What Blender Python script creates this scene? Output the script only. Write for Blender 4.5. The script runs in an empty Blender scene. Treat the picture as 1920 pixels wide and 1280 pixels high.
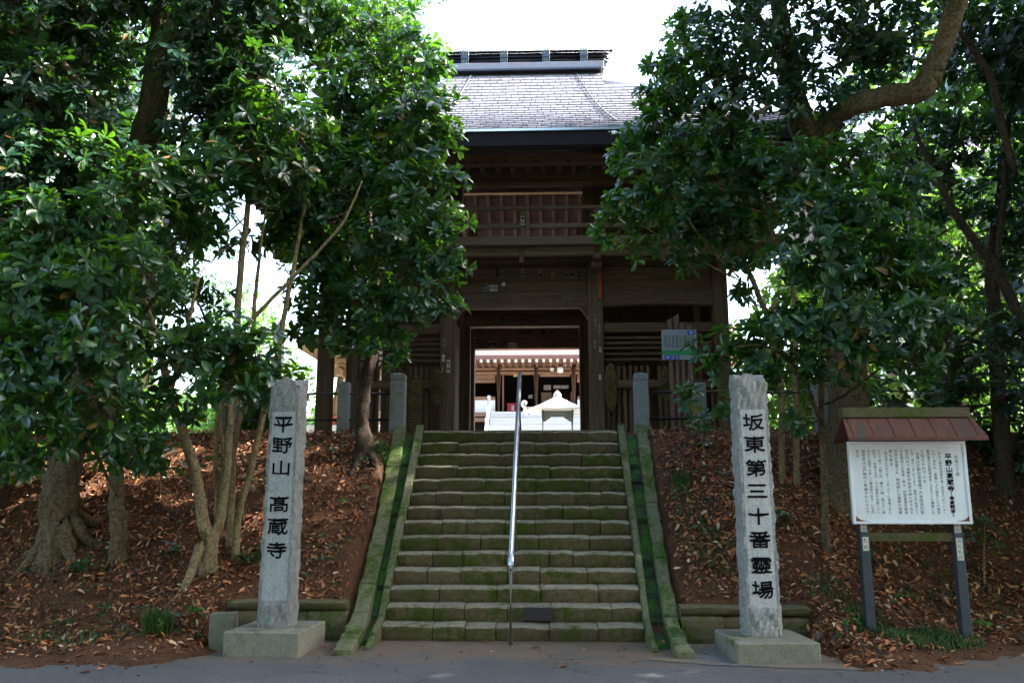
import bpy, bmesh, math, random
import numpy as np
from mathutils import Vector, Matrix
random.seed(7); RNG = np.random.default_rng(11)
scene = bpy.context.scene
COL = scene.collection
R = math.radians

# ------------------------------------------------------------ camera, sky, sun, exposure
cam = bpy.data.cameras.new('camera'); cam_o = bpy.data.objects.new('camera', cam); COL.objects.link(cam_o)
cam.sensor_width = 36.0; cam.lens = 29.87; cam.clip_start = 0.05; cam.clip_end = 3000
cam_o.location = (0.392, 0.0, 1.570)
cam_o.rotation_euler = (math.pi/2 + 0.18527, 0, 0.03915)
scene.camera = cam_o

SUN_AZ, SUN_EL = 79.0, 46.0            # degrees clockwise from +Y, and above the horizon
world = bpy.data.worlds.new('World'); scene.world = world; world.use_nodes = True
wn = world.node_tree.nodes; wl = world.node_tree.links
sky = wn.new('ShaderNodeTexSky'); sky.sky_type = 'NISHITA'; sky.sun_disc = False
sky.sun_elevation = R(SUN_EL); sky.sun_rotation = R(SUN_AZ); sky.air_density = 1.2; sky.dust_density = 2.5; sky.ozone_density = 1.0
bg = wn['Background']; bg.inputs['Strength'].default_value = 0.15
wl.new(sky.outputs['Color'], bg.inputs['Color'])
sl = bpy.data.lights.new('sun', 'SUN'); sl.energy = 4.2; sl.angle = R(0.53); sl.color = (1.0, 0.95, 0.87)
sun_o = bpy.data.objects.new('sun', sl); COL.objects.link(sun_o)
sd = Vector((math.sin(R(SUN_AZ))*math.cos(R(SUN_EL)), math.cos(R(SUN_AZ))*math.cos(R(SUN_EL)), math.sin(R(SUN_EL))))
sun_o.rotation_euler = sd.to_track_quat('Z', 'Y').to_euler()
scene.view_settings.view_transform = 'Standard'; scene.view_settings.look = 'None'
scene.view_settings.exposure = 3.08; scene.view_settings.gamma = 1.0; scene.view_settings.use_curve_mapping = False
scene.cycles.max_bounces = 8; scene.cycles.diffuse_bounces = 4; scene.cycles.transparent_max_bounces = 8

# ------------------------------------------------------------ materials
class NT:
    def __init__(s, name):
        m = bpy.data.materials.new(name); m.use_nodes = True
        s.m = m; s.n = m.node_tree.nodes; s.l = m.node_tree.links; s.p = s.n['Principled BSDF']; s.out = s.n['Material Output']
        s.tc = s.n.new('ShaderNodeTexCoord').outputs['Object']
    def new(s, t, **kw):
        x = s.n.new(t)
        for k, v in kw.items(): setattr(x, k, v)
        return x
    def mapping(s, scale, vec=None):
        x = s.new('ShaderNodeMapping'); x.inputs['Scale'].default_value = scale; s.l.new(vec or s.tc, x.inputs['Vector']); return x.outputs[0]
    def noise(s, scale, detail=6, rough=0.6, vec=None, dist=0.0):
        x = s.new('ShaderNodeTexNoise'); x.inputs['Scale'].default_value = scale; x.inputs['Detail'].default_value = detail
        x.inputs['Roughness'].default_value = rough; x.inputs['Distortion'].default_value = dist
        s.l.new(vec or s.tc, x.inputs['Vector']); return x.outputs['Fac']
    def ramp(s, fac, stops, interp='LINEAR'):
        x = s.new('ShaderNodeValToRGB'); r = x.color_ramp; r.interpolation = interp
        while len(r.elements) < len(stops): r.elements.new(0.5)
        for e, (pos, c) in zip(r.elements, stops):
            e.position = pos; e.color = (c, c, c, 1) if isinstance(c, (int, float)) else (c[0], c[1], c[2], 1)
        s.l.new(fac, x.inputs[0]); return x.outputs['Color']
    def mix(s, fac, a, b, mode='MIX'):
        x = s.new('ShaderNodeMix', data_type='RGBA', blend_type=mode)
        for sock, v in ((x.inputs[0], fac), (x.inputs[6], a), (x.inputs[7], b)):
            if isinstance(v, (int, float)): sock.default_value = v
            elif isinstance(v, tuple): sock.default_value = (v[0], v[1], v[2], 1)
            else: s.l.new(v, sock)
        return x.outputs[2]
    def base(s, c):
        if isinstance(c, tuple): s.p.inputs['Base Color'].default_value = (c[0], c[1], c[2], 1)
        else: s.l.new(c, s.p.inputs['Base Color'])
        return s
    def set(s, rough=0.7, metal=0.0, spec=0.5):
        s.p.inputs['Roughness'].default_value = rough; s.p.inputs['Metallic'].default_value = metal
        s.p.inputs['Specular IOR Level'].default_value = spec; return s
    def bump(s, h, strength=0.5, dist=0.02):
        x = s.new('ShaderNodeBump'); x.inputs['Strength'].default_value = strength; x.inputs['Distance'].default_value = dist
        s.l.new(h, x.inputs['Height']); s.l.new(x.outputs[0], s.p.inputs['Normal']); return s
    def rnd(s):
        g = s.new('ShaderNodeNewGeometry').outputs['Random Per Island']; o = s.new('ShaderNodeObjectInfo').outputs['Random']
        a = s.new('ShaderNodeMath', operation='ADD'); s.l.new(g, a.inputs[0]); s.l.new(o, a.inputs[1])
        f = s.new('ShaderNodeMath', operation='FRACT'); s.l.new(a.outputs[0], f.inputs[0]); return f.outputs[0]
    def objrnd(s): return s.new('ShaderNodeObjectInfo').outputs['Random']

M = {}
def simple(name, c, rough=0.6, metal=0.0, var=0.25, sc=6.0, bump=0.0):
    t = NT(name); n = t.noise(sc, 6)
    t.base(t.mix(n, tuple(v*(1-var) for v in c), tuple(min(1, v*(1+var)) for v in c))).set(rough, metal)
    if bump: t.bump(t.noise(sc*8, 5), bump, 0.01)
    M[name] = t.m; return t

def wood(name, axis, dark, mid, light):
    t = NT(name); sc = {'x': (1.2, 26, 26), 'y': (26, 1.2, 26), 'z': (26, 26, 1.2)}[axis]
    v = t.mapping(sc); g = t.noise(1.0, 8, 0.65, v, 0.6); b = t.noise(1.3, 4)
    c = t.ramp(g, [(0.25, dark), (0.5, mid), (0.78, light)])
    c = t.mix(t.ramp(b, [(0.35, 0.0), (0.75, 0.55)]), c, tuple(x*0.55 for x in mid))
    o = t.objrnd(); c = t.mix(t.ramp(o, [(0, 0.0), (1, 0.35)]), c, tuple(x*0.6 for x in mid))
    t.base(c).set(0.82, 0, 0.25).bump(g, 0.55, 0.012); M[name] = t.m
for ax in 'xyz':
    wood('wood_'+ax, ax, (0.058, 0.034, 0.020), (0.155, 0.092, 0.055), (0.28, 0.175, 0.108))
    wood('hallwood_'+ax, ax, (0.11, 0.055, 0.036), (0.22, 0.125, 0.085), (0.34, 0.22, 0.16))
wood('paleoak_z', 'z', (0.22, 0.14, 0.07), (0.34, 0.23, 0.12), (0.44, 0.31, 0.18))
wood('paleoak_x', 'x', (0.22, 0.14, 0.07), (0.34, 0.23, 0.12), (0.44, 0.31, 0.18))
wood('litwood_x', 'x', (0.11, 0.075, 0.05), (0.22, 0.155, 0.105), (0.34, 0.25, 0.175)); wood('litwood_z', 'z', (0.11, 0.075, 0.05), (0.22, 0.155, 0.105), (0.34, 0.25, 0.175))  # paler gate wood: skylight on rails and bracket blocks put into the colour
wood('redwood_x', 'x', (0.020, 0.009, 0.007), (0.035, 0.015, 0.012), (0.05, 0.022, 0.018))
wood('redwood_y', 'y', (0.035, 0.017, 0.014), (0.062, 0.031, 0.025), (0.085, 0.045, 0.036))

def stone(name, a, b, moss, amount, sc=3.0, bumpd=0.012, rough=0.9, streak=0.0):
    t = NT(name)
    n1 = t.noise(sc*5, 8, 0.7); n2 = t.noise(sc*0.55, 4, 0.55); n3 = t.noise(sc*3, 6, 0.65); n4 = t.noise(sc*30, 3, 0.6)
    c = t.mix(t.ramp(n1, [(0.3, 0), (0.7, 1)]), a, b)
    c = t.mix(t.ramp(n4, [(0.36, 0.6), (0.56, 0.0)]), c, tuple(x*0.4 for x in a))
    o = t.objrnd(); c = t.mix(t.ramp(o, [(0, 0.0), (1, 0.45)]), c, tuple(x*0.5 for x in a))
    if amount:
        mk = t.new('ShaderNodeMath', operation='MULTIPLY'); t.l.new(n2, mk.inputs[0]); t.l.new(n3, mk.inputs[1])
        lo = 0.36 - amount*0.24
        mm = t.ramp(mk.outputs[0], [(lo, 0.0), (lo+0.12, 1.0)])
        mc = t.mix(t.ramp(n4, [(0.3, 0), (0.7, 1)]), tuple(x*0.55 for x in moss), moss)
        c = t.mix(mm, c, mc)
    if streak:                                   # rain stains running down the face
        ns = t.noise(1.0, 5, 0.6, t.mapping((26, 26, 1.1))); c = t.mix(t.ramp(ns, [(0.46, 0.0), (0.66, streak)]), c, tuple(x*0.75 for x in a))
    h = t.mix(0.5, n1, n4)
    t.base(c).set(rough, 0, 0.3).bump(h, 0.8, bumpd); M[name] = t.m
MOSS = (0.070, 0.105, 0.012); MOSS2 = (0.05, 0.19, 0.012)
stone('step_stone', (0.085, 0.062, 0.034), (0.23, 0.172, 0.098), (0.066, 0.092, 0.008), 0.56, 3.4, 0.02)
stone('step_tread', (0.20, 0.168, 0.118), (0.42, 0.365, 0.28), (0.080, 0.10, 0.018), 0.34, 3.4, 0.015)
stone('kerb_stone', (0.14, 0.135, 0.075), (0.26, 0.25, 0.15), (0.058, 0.108, 0.010), 0.66, 4.2, 0.03)
stone('channel_stone', (0.028, 0.036, 0.030), (0.075, 0.085, 0.055), (0.050, 0.17, 0.010), 0.72, 6.0, 0.03)
stone('old_wall_stone', (0.10, 0.075, 0.045), (0.22, 0.17, 0.10), MOSS, 0.5, 4.0)
stone('granite', (0.28, 0.28, 0.28), (0.80, 0.80, 0.79), (0.30, 0.29, 0.22), 0.25, 8.0, 0.06, 0.9, 0.45)
stone('granite_smooth', (0.34, 0.34, 0.35), (0.80, 0.80, 0.81), (0.26, 0.26, 0.25), 0.18, 9.0, 0.004, 0.9, 0.4)
stone('fence_granite', (0.21, 0.23, 0.25), (0.34, 0.36, 0.38), (0.14, 0.15, 0.05), 0.30, 2.4, 0.003, 0.6)
stone('base_concrete', (0.22, 0.205, 0.16), (0.36, 0.335, 0.27), MOSS, 0.25, 2.5, 0.006)
stone('pale_stone', (0.55, 0.53, 0.49), (0.72, 0.70, 0.66), MOSS, 0.0, 3.0, 0.003)

t = NT('asphalt'); n1 = t.noise(75, 4, 0.8); n2 = t.noise(0.9, 5); n3 = t.noise(2.2, 7, 0.65)
vor = t.new('ShaderNodeTexVoronoi'); vor.inputs['Scale'].default_value = 95; t.l.new(t.tc, vor.inputs['Vector'])
c = t.ramp(n1, [(0.3, (0.042, 0.042, 0.045)), (0.62, (0.105, 0.104, 0.109)), (0.78, (0.24, 0.235, 0.235))])
c = t.mix(t.ramp(vor.outputs['Color'], [(0.55, 0.0), (0.95, 0.5)]), c, (0.2, 0.2, 0.21))
c = t.mix(t.ramp(n2, [(0.35, 0.0), (0.75, 0.5)]), c, (0.036, 0.035, 0.037))
sx = t.new('ShaderNodeSeparateXYZ'); t.l.new(t.tc, sx.inputs[0])
mp = t.new('ShaderNodeMapRange'); mp.inputs[1].default_value = 7.6; mp.inputs[2].default_value = 9.6; t.l.new(sx.outputs[1], mp.inputs[0])
ml = t.new('ShaderNodeMath', operation='MULTIPLY'); t.l.new(mp.outputs[0], ml.inputs[0]); t.l.new(n3, ml.inputs[1])
c = t.mix(t.ramp(ml.outputs[0], [(0.22, 0.0), (0.48, 0.75)]), c, (0.17, 0.105, 0.06))
vc = t.new('ShaderNodeTexVoronoi', feature='DISTANCE_TO_EDGE'); vc.inputs['Scale'].default_value = 0.55
wv = t.new('ShaderNodeVectorMath', operation='ADD'); nz = t.new('ShaderNodeTexNoise'); nz.inputs['Scale'].default_value = 2.5; nz.inputs['Detail'].default_value = 6; t.l.new(t.tc, nz.inputs['Vector'])
sc_ = t.new('ShaderNodeVectorMath', operation='SCALE'); sc_.inputs['Scale'].default_value = 0.5; t.l.new(nz.outputs['Color'], sc_.inputs[0]); t.l.new(t.tc, wv.inputs[0]); t.l.new(sc_.outputs[0], wv.inputs[1]); t.l.new(wv.outputs[0], vc.inputs['Vector'])
c = t.mix(t.ramp(vc.outputs['Distance'], [(0.002, 0.5), (0.007, 0.0)]), c, (0.014, 0.013, 0.012))
t.base(c).set(0.85, 0, 0.35).bump(n1, 0.9, 0.008); M['asphalt'] = t.m

t = NT('dirty_concrete'); n1 = t.noise(90, 4, 0.7); n2 = t.noise(1.6, 6, 0.65); n3 = t.noise(5, 5)
c = t.ramp(n1, [(0.3, (0.085, 0.085, 0.085)), (0.7, (0.17, 0.165, 0.16))])
c = t.mix(t.ramp(n2, [(0.38, 0.0), (0.62, 0.85)]), c, (0.19, 0.125, 0.075))
c = t.mix(t.ramp(n3, [(0.55, 0.0), (0.8, 0.5)]), c, (0.09, 0.075, 0.055))
t.base(c).set(0.9, 0, 0.3).bump(n1, 0.7, 0.006); M['dirty_concrete'] = t.m

t = NT('soil'); n1 = t.noise(30, 7, 0.7); n2 = t.noise(1.7, 5); n3 = t.noise(7, 6)
c = t.ramp(n1, [(0.25, (0.036, 0.017, 0.010)), (0.5, (0.11, 0.048, 0.023)), (0.8, (0.20, 0.092, 0.045))])
c = t.mix(t.ramp(n2, [(0.42, 0.0), (0.68, 0.7)]), c, (0.045, 0.026, 0.015))
c = t.mix(t.ramp(n3, [(0.62, 0.0), (0.8, 0.7)]), c, (0.16, 0.085, 0.04))
sx = t.new('ShaderNodeSeparateXYZ'); t.l.new(t.tc, sx.inputs[0])
mp = t.new('ShaderNodeMapRange'); mp.inputs[1].default_value = 13.6; mp.inputs[2].default_value = 14.6; t.l.new(sx.outputs[1], mp.inputs[0])
c = t.mix(mp.outputs[0], c, t.mix(n1, (0.34, 0.31, 0.25), (0.50, 0.46, 0.38)))
t.base(c).set(0.95, 0, 0.2).bump(n1, 1.0, 0.03); M['soil'] = t.m

def leafmat(name, dark, mid, light, trans, rough=0.32, tw=0.3):
    t = NT(name); r = t.rnd()
    c = t.ramp(r, [(0.0, dark), (0.5, mid), (0.86, mid), (0.95, light), (0.985, light), (0.993, (0.20, 0.10, 0.03))])
    t.base(c).set(rough, 0, 0.55)
    tr = t.new('ShaderNodeBsdfTranslucent'); t.l.new(t.mix(r, trans, tuple(x*1.35 for x in trans)), tr.inputs['Color'])
    mx = t.new('ShaderNodeMixShader'); mx.inputs[0].default_value = tw
    t.l.new(t.p.outputs[0], mx.inputs[1]); t.l.new(tr.outputs[0], mx.inputs[2]); t.l.new(mx.outputs[0], t.out.inputs['Surface'])
    M[name] = t.m
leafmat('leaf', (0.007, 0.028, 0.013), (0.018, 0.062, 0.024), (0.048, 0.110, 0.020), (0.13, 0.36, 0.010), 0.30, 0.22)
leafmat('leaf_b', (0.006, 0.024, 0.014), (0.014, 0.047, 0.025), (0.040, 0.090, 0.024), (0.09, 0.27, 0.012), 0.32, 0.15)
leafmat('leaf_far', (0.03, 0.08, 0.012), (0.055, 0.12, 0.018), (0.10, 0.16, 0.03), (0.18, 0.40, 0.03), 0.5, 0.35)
leafmat('cedar_leaf', (0.035, 0.07, 0.03), (0.05, 0.10, 0.04), (0.08, 0.12, 0.04), (0.12, 0.25, 0.06), 0.6, 0.3)
leafmat('herb', (0.02, 0.07, 0.015), (0.04, 0.15, 0.02), (0.06, 0.24, 0.03), (0.10, 0.35, 0.03), 0.45, 0.25)
leafmat('grass_blade', (0.02, 0.045, 0.012), (0.035, 0.085, 0.018), (0.07, 0.11, 0.03), (0.08, 0.2, 0.03), 0.5, 0.2)
t = NT('dead_leaf'); r = t.rnd()
c = t.ramp(r, [(0.0, (0.045, 0.019, 0.011)), (0.30, (0.12, 0.044, 0.020)), (0.54, (0.24, 0.080, 0.032)), (0.74, (0.40, 0.130, 0.042)), (0.88, (0.50, 0.21, 0.09)), (0.97, (0.58, 0.40, 0.26))])
t.base(c).set(0.6, 0, 0.35); M['dead_leaf'] = t.m

def bark(name, a, b, green):
    t = NT(name); v = t.mapping((11, 11, 3.0)); n = t.noise(1.0, 8, 0.75, v, 0.8); n2 = t.noise(4.5, 6, 0.7); n3 = t.noise(26, 5, 0.7)
    c = t.ramp(n, [(0.3, a), (0.7, b)])
    c = t.mix(t.ramp(n2, [(0.45, 0.0), (0.7, 0.6)]), c, green)
    c = t.mix(t.ramp(n3, [(0.38, 0.75), (0.55, 0.0)]), c, tuple(x*0.35 for x in a))
    t.base(c).set(0.9, 0, 0.25).bump(t.mix(0.4, n, n3), 1.0, 0.05); M[name] = t.m
bark('bark', (0.085, 0.060, 0.034), (0.25, 0.18, 0.105), (0.10, 0.095, 0.045))
bark('bark_dark', (0.05, 0.035, 0.024), (0.13, 0.09, 0.06), (0.06, 0.05, 0.035))
bark('bark_pale', (0.20, 0.145, 0.075), (0.40, 0.30, 0.17), (0.24, 0.20, 0.10))

t = NT('copper_tile'); r = t.rnd(); n = t.noise(5, 5)
c = t.ramp(r, [(0.0, (0.20, 0.175, 0.17)), (0.5, (0.235, 0.21, 0.208)), (1.0, (0.27, 0.25, 0.25))])
c = t.mix(t.ramp(n, [(0.4, 0), (0.75, 0.5)]), c, (0.17, 0.12, 0.10)); t.base(c).set(0.42, 0.35, 0.5); M['copper_tile'] = t.m
simple('copper_dark', (0.030, 0.028, 0.032), 0.4, 0.5, 0.3, 4)
simple('ridge_metal', (0.05, 0.055, 0.07), 0.33, 0.6, 0.3, 5)
simple('hall_roof', (0.13, 0.062, 0.052), 0.6, 0.1, 0.12, 2)
simple('hall_fascia', (0.24, 0.075, 0.022), 0.6, 0, 0.15, 3)
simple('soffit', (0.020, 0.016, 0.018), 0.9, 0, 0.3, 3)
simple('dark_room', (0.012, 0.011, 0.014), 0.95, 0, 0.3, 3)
simple('roof_tile_grey', (0.20, 0.20, 0.22), 0.45, 0, 0.25, 8)
simple('white_paint', (0.74, 0.77, 0.84), 0.55, 0, 0.06, 5)
t = NT('board_paint'); ns = t.noise(1.0, 6, 0.65, t.mapping((34, 34, 1.6))); nb_ = t.noise(3.0, 5)
t.base(t.mix(t.ramp(nb_, [(0.4, 0.0), (0.8, 0.35)]), t.mix(t.ramp(ns, [(0.5, 0.0), (0.75, 0.45)]), (0.76, 0.79, 0.86), (0.55, 0.55, 0.55)), (0.62, 0.62, 0.62))).set(0.5); M['board_paint'] = t.m
simple('plaster', (0.80, 0.78, 0.74), 0.8, 0, 0.05, 3)
simple('steel', (0.72, 0.73, 0.75), 0.32, 1.0, 0.08, 12)
simple('old_steel', (0.30, 0.29, 0.28), 0.5, 0.8, 0.3, 12)
simple('dark_pipe', (0.035, 0.03, 0.034), 0.5, 0.3, 0.3, 9)
simple('brown_paint', (0.16, 0.085, 0.075), 0.4, 0.1, 0.2, 6)
simple('blue_grey_post', (0.045, 0.055, 0.075), 0.5, 0.2, 0.25, 8)
simple('ink', (0.006, 0.006, 0.009), 0.9, 0, 0.2, 20).set(0.9, 0, 0.05)
simple('grey_ink', (0.05, 0.05, 0.055), 0.7, 0, 0.2, 20)
simple('paper', (0.60, 0.58, 0.52), 0.85, 0, 0.15, 12)
simple('old_paper', (0.22, 0.20, 0.18), 0.9, 0, 0.25, 14)
simple('faded_paper', (0.11, 0.10, 0.09), 0.9, 0, 0.3, 14)
simple('blue_sign', (0.03, 0.10, 0.62), 0.45, 0, 0.05, 5)
simple('green_sign', (0.02, 0.30, 0.12), 0.45, 0, 0.05, 5)
simple('red_paint', (0.55, 0.02, 0.02), 0.45, 0, 0.1, 5)
simple('red_lead', (0.38, 0.07, 0.03), 0.7, 0, 0.25, 6)
simple('bronze', (0.10, 0.115, 0.11), 0.45, 0.6, 0.2, 6)
simple('sunlit_bronze', (0.50, 0.50, 0.47), 0.6, 0.2, 0.1, 6)  # paler copy of the bronze: sun on the burner roof put into the colour
simple('acrylic', (0.33, 0.35, 0.40), 0.12, 0.0, 0.15, 3)
simple('gold', (0.75, 0.42, 0.08), 0.3, 0.8, 0.2, 8)
t = NT('straw'); v = t.mapping((14, 14, 60)); n = t.noise(1.0, 5, 0.6, v)
t.base(t.ramp(n, [(0.3, (0.07, 0.045, 0.016)), (0.7, (0.21, 0.145, 0.055))])).set(0.9).bump(n, 0.8, 0.02); M['straw'] = t.m
t = NT('rusty_roof'); n = t.noise(8, 7, 0.7, t.mapping((1, .35, .35))); n2 = t.noise(30, 5)
c = t.ramp(n, [(0.40, (0.15, 0.045, 0.024)), (0.55, (0.10, 0.034, 0.022)), (0.62, (0.055, 0.050, 0.040)), (0.78, (0.08, 0.09, 0.065))])
c = t.mix(t.ramp(n2, [(0.4, 0.3), (0.6, 0)]), c, (0.05, 0.02, 0.012)); t.base(c).set(0.7).bump(n2, 0.4, 0.006); M['rusty_roof'] = t.m
t = NT('rust'); n = t.noise(22, 6, 0.7); t.base(t.ramp(n, [(0.3, (0.09, 0.022, 0.01)), (0.7, (0.28, 0.09, 0.03))])).set(0.9); M['rust'] = t.m
t = NT('lamp_glow'); t.base((1, 0.5, 0.1)); t.p.inputs['Emission Color'].default_value = (1, 0.34, 0.06, 1); t.p.inputs['Emission Strength'].default_value = 0.9; M['lamp_glow'] = t.m

# ------------------------------------------------------------ helpers
def link(o): COL.objects.link(o); return o
def empty(name, loc, label=None, cat=None, group=None):
    o = link(bpy.data.objects.new(name, None)); o.location = loc; o.empty_display_size = 0.2
    if label: tag(o, label, cat, group)
    return o
def tag(o, label, cat, group=None):
    o['label'] = label; o['category'] = cat
    if group: o['group'] = group
    return o
def world_of(o):
    v = Vector((0, 0, 0))
    while o is not None: v += o.location; o = o.parent
    return v
def adopt(o, parent):
    """parent a mesh whose vertices are in world coordinates (parents carry only translations)"""
    o.parent = parent; o.location = -world_of(parent); return o
def finish(name, me, mat, parent=None, smooth=False):
    mats = mat if isinstance(mat, (list, tuple)) else [mat]
    for m in mats: me.materials.append(M[m] if isinstance(m, str) else m)
    if smooth: me.polygons.foreach_set('use_smooth', [True]*len(me.polygons))
    o = link(bpy.data.objects.new(name, me))
    if parent is not None: adopt(o, parent)
    return o
def obj(name, bm, mat, parent=None, smooth=False):
    bmesh.ops.recalc_face_normals(bm, faces=bm.faces[:])
    me = bpy.data.meshes.new(name); bm.to_mesh(me); bm.free()
    return finish(name, me, mat, parent, smooth)
def pyobj(name, V, F, mat, parent=None, smooth=False):
    me = bpy.data.meshes.new(name); me.from_pydata([tuple(map(float, v)) for v in V], [], [tuple(int(i) for i in f) for f in F]); me.update()
    return finish(name, me, mat, parent, smooth)
def npmesh(name, V, T):
    me = bpy.data.meshes.new(name); V = np.asarray(V, np.float32); T = np.asarray(T, np.int32)
    me.vertices.add(len(V)); me.vertices.foreach_set('co', V.ravel())
    me.loops.add(T.size); me.loops.foreach_set('vertex_index', T.ravel())
    me.polygons.add(len(T)); me.polygons.foreach_set('loop_start', np.arange(0, T.size, T.shape[1], dtype=np.int32))
    me.update(calc_edges=True); me.validate(); return me
def bx(bm, x0, x1, y0, y1, z0, z1, bev=0.0, mi=0):
    vs = [bm.verts.new(p) for p in ((x0,y0,z0),(x1,y0,z0),(x1,y1,z0),(x0,y1,z0),(x0,y0,z1),(x1,y0,z1),(x1,y1,z1),(x0,y1,z1))]
    fs = [bm.faces.new([vs[i] for i in q]) for q in ((3,2,1,0),(4,5,6,7),(0,1,5,4),(1,2,6,5),(2,3,7,6),(3,0,4,7))]
    for f in fs: f.material_index = mi
    if bev > 0:
        es = list({e for f in fs for e in f.edges})
        bmesh.ops.bevel(bm, geom=es, offset=bev, segments=1, affect='EDGES')
    return vs
def box(name, x0, x1, y0, y1, z0, z1, mat, parent=None, bev=0.0):
    bm = bmesh.new(); bx(bm, min(x0,x1), max(x0,x1), min(y0,y1), max(y0,y1), min(z0,z1), max(z0,z1), bev); return obj(name, bm, mat, parent)
def prism(bm, poly, fn):
    """poly: 2D outline, fn(u,v,side)->3D for side 0/1"""
    a = [bm.verts.new(fn(u, v, 0)) for u, v in poly]; b = [bm.verts.new(fn(u, v, 1)) for u, v in poly]
    n = len(poly); bm.faces.new(a[::-1]); bm.faces.new(b)
    for i in range(n): bm.faces.new((a[i], a[(i+1) % n], b[(i+1) % n], b[i]))
def frame_of(d):
    d = Vector(d).normalized(); u = Vector((0, 0, 1)) if abs(d.z) < 0.9 else Vector((1, 0, 0))
    s = d.cross(u).normalized(); return d, s, s.cross(d).normalized()
class Tubes:
    def __init__(s): s.V = []; s.F = []
    def add(s, pts, radii, n=8, rough=0.0, cap=True, flare=0):
        pts = [Vector(p) for p in pts]; rings = []; pd = None
        ph = random.random()*6.28
        for i, p in enumerate(pts):
            d = (pts[min(i+1, len(pts)-1)] - pts[max(i-1, 0)])
            d, a, b = frame_of(d)
            if pd is not None:
                a = (pd - d*pd.dot(d)).normalized(); b = d.cross(a)
            pd = a; r = radii[i] if hasattr(radii, '__len__') else radii
            ring = []
            for k in range(n):
                t = 2*math.pi*k/n
                rr = r*(1 + rough*(math.sin(3*t+ph+i*0.7)*0.5 + random.uniform(-.5, .5)))
                if flare and i < flare: rr *= 1 + (0.55*(1-i/flare)**2)*(0.6+0.9*max(0, math.sin(2.5*t+ph)))
                ring.append(len(s.V)); s.V.append(p + (a*math.cos(t) + b*math.sin(t))*rr)
            rings.append(ring)
        for r0, r1 in zip(rings, rings[1:]):
            for k in range(n): s.F.append((r0[k], r0[(k+1) % n], r1[(k+1) % n], r1[k]))
        if cap: s.F.append(tuple(rings[0][::-1])); s.F.append(tuple(rings[-1]))
        return s
    def build(s, name, mat, parent=None, smooth=True): return pyobj(name, s.V, s.F, mat, parent, smooth)
def tube(name, pts, radii, mat, parent=None, n=10, smooth=True): return Tubes().add(pts, radii, n).build(name, mat, parent, smooth)
def spline(pts, k=5):
    P = [np.array(p, float) for p in pts]; out = []
    P = [2*P[0]-P[1]] + P + [2*P[-1]-P[-2]]
    for i in range(1, len(P)-2):
        for j in range(k):
            t = j/k; a, b, c, d = P[i-1:i+3]
            out.append(0.5*((2*b) + (c-a)*t + (2*a-5*b+4*c-d)*t*t + (3*b-a-3*c+d)*t**3))
    out.append(P[-2]); return out
def lathe(bm, prof, cx, cy, n=16):
    rings = []
    for r, z in prof: rings.append([bm.verts.new((cx+r*math.cos(2*math.pi*k/n), cy+r*math.sin(2*math.pi*k/n), z)) for k in range(n)])
    for a, b in zip(rings, rings[1:]):
        for k in range(n): bm.faces.new((a[k], a[(k+1) % n], b[(k+1) % n], b[k]))
    bm.faces.new(rings[0][::-1]); bm.faces.new(rings[-1])

# glyph outlines from the built-in font, as flat triangles of unit size centred on the origin
_tc = bpy.data.curves.new('glyph_source', 'FONT'); _to = link(bpy.data.objects.new('glyph_source', _tc)); _gc = {}
def glyph(ch, res=2):
    if (ch, res) not in _gc:
        _tc.body = ch; _tc.resolution_u = res; bpy.context.view_layer.update()
        me = _to.evaluated_get(bpy.context.evaluated_depsgraph_get()).to_mesh()
        V = np.array([v.co[:2] for v in me.vertices]) if len(me.vertices) else np.zeros((0, 2))
        F = [tuple(p.vertices) for p in me.polygons]
        if len(V): V = V - np.array([(V[:, 0].min()+V[:, 0].max())/2, (V[:, 1].min()+V[:, 1].max())/2])
        _gc[(ch, res)] = (V, F); _to.evaluated_get(bpy.context.evaluated_depsgraph_get()).to_mesh_clear()
    return _gc[(ch, res)]
def put_glyph(V, F, ch, fn, size, sx=1.0, sy=1.0, bold=0.0, res=2):
    """append one character; fn(u,v) maps the flat plane to 3D. bold: strokes thickened by shifted copies"""
    gv, gf = glyph(ch, res)
    for k, (du, dv) in enumerate(((0, 0),) if not bold else ((0, 0), (bold*.6, 0), (-bold*.6, 0), (0, bold*1.35), (0, -bold*1.35))):
        o = len(V); V.extend(fn(x*size*sx+du, y*size*sy+dv, k) for x, y in gv); F.extend(tuple(i+o for i in f) for f in gf)

# ============================================================ SETTING: ground, road, apron
def vnoise(x, y, s=0):
    return (math.sin(x*1.7+s)*math.cos(y*2.1-s*1.3) + 0.5*math.sin(x*4.3+y*3.1+s*2) + 0.25*math.sin(x*9.7-y*8.3+s) + 0.13*math.sin(x*21+y*17))
def road_edge(x):
    if x > 3.3: return 8.62 + min(x-3.5, 2.6)*0.60 + 0.05*math.sin(x*3)
    return 8.66 + 0.04*math.sin(x*2.3) + 0.03*math.sin(x*7.1)
def nosing(y): return 0.7975*(y-10.1)+0.189
def ip(v, xs, ys): return float(np.interp(v, xs, ys))
KO_Y = [9.16, 10.0, 10.85, 11.97, 12.65, 13.3]; KO_Z = [0.06, 0.22, 0.68, 1.50, 2.16, 2.72]      # outer kerb line
KI_Y = [9.45, 10.25, 11.0, 12.0, 13.3]; KI_Z = [0.05, 0.25, 0.88, 1.67, 2.74]                      # inner kerb line
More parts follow.
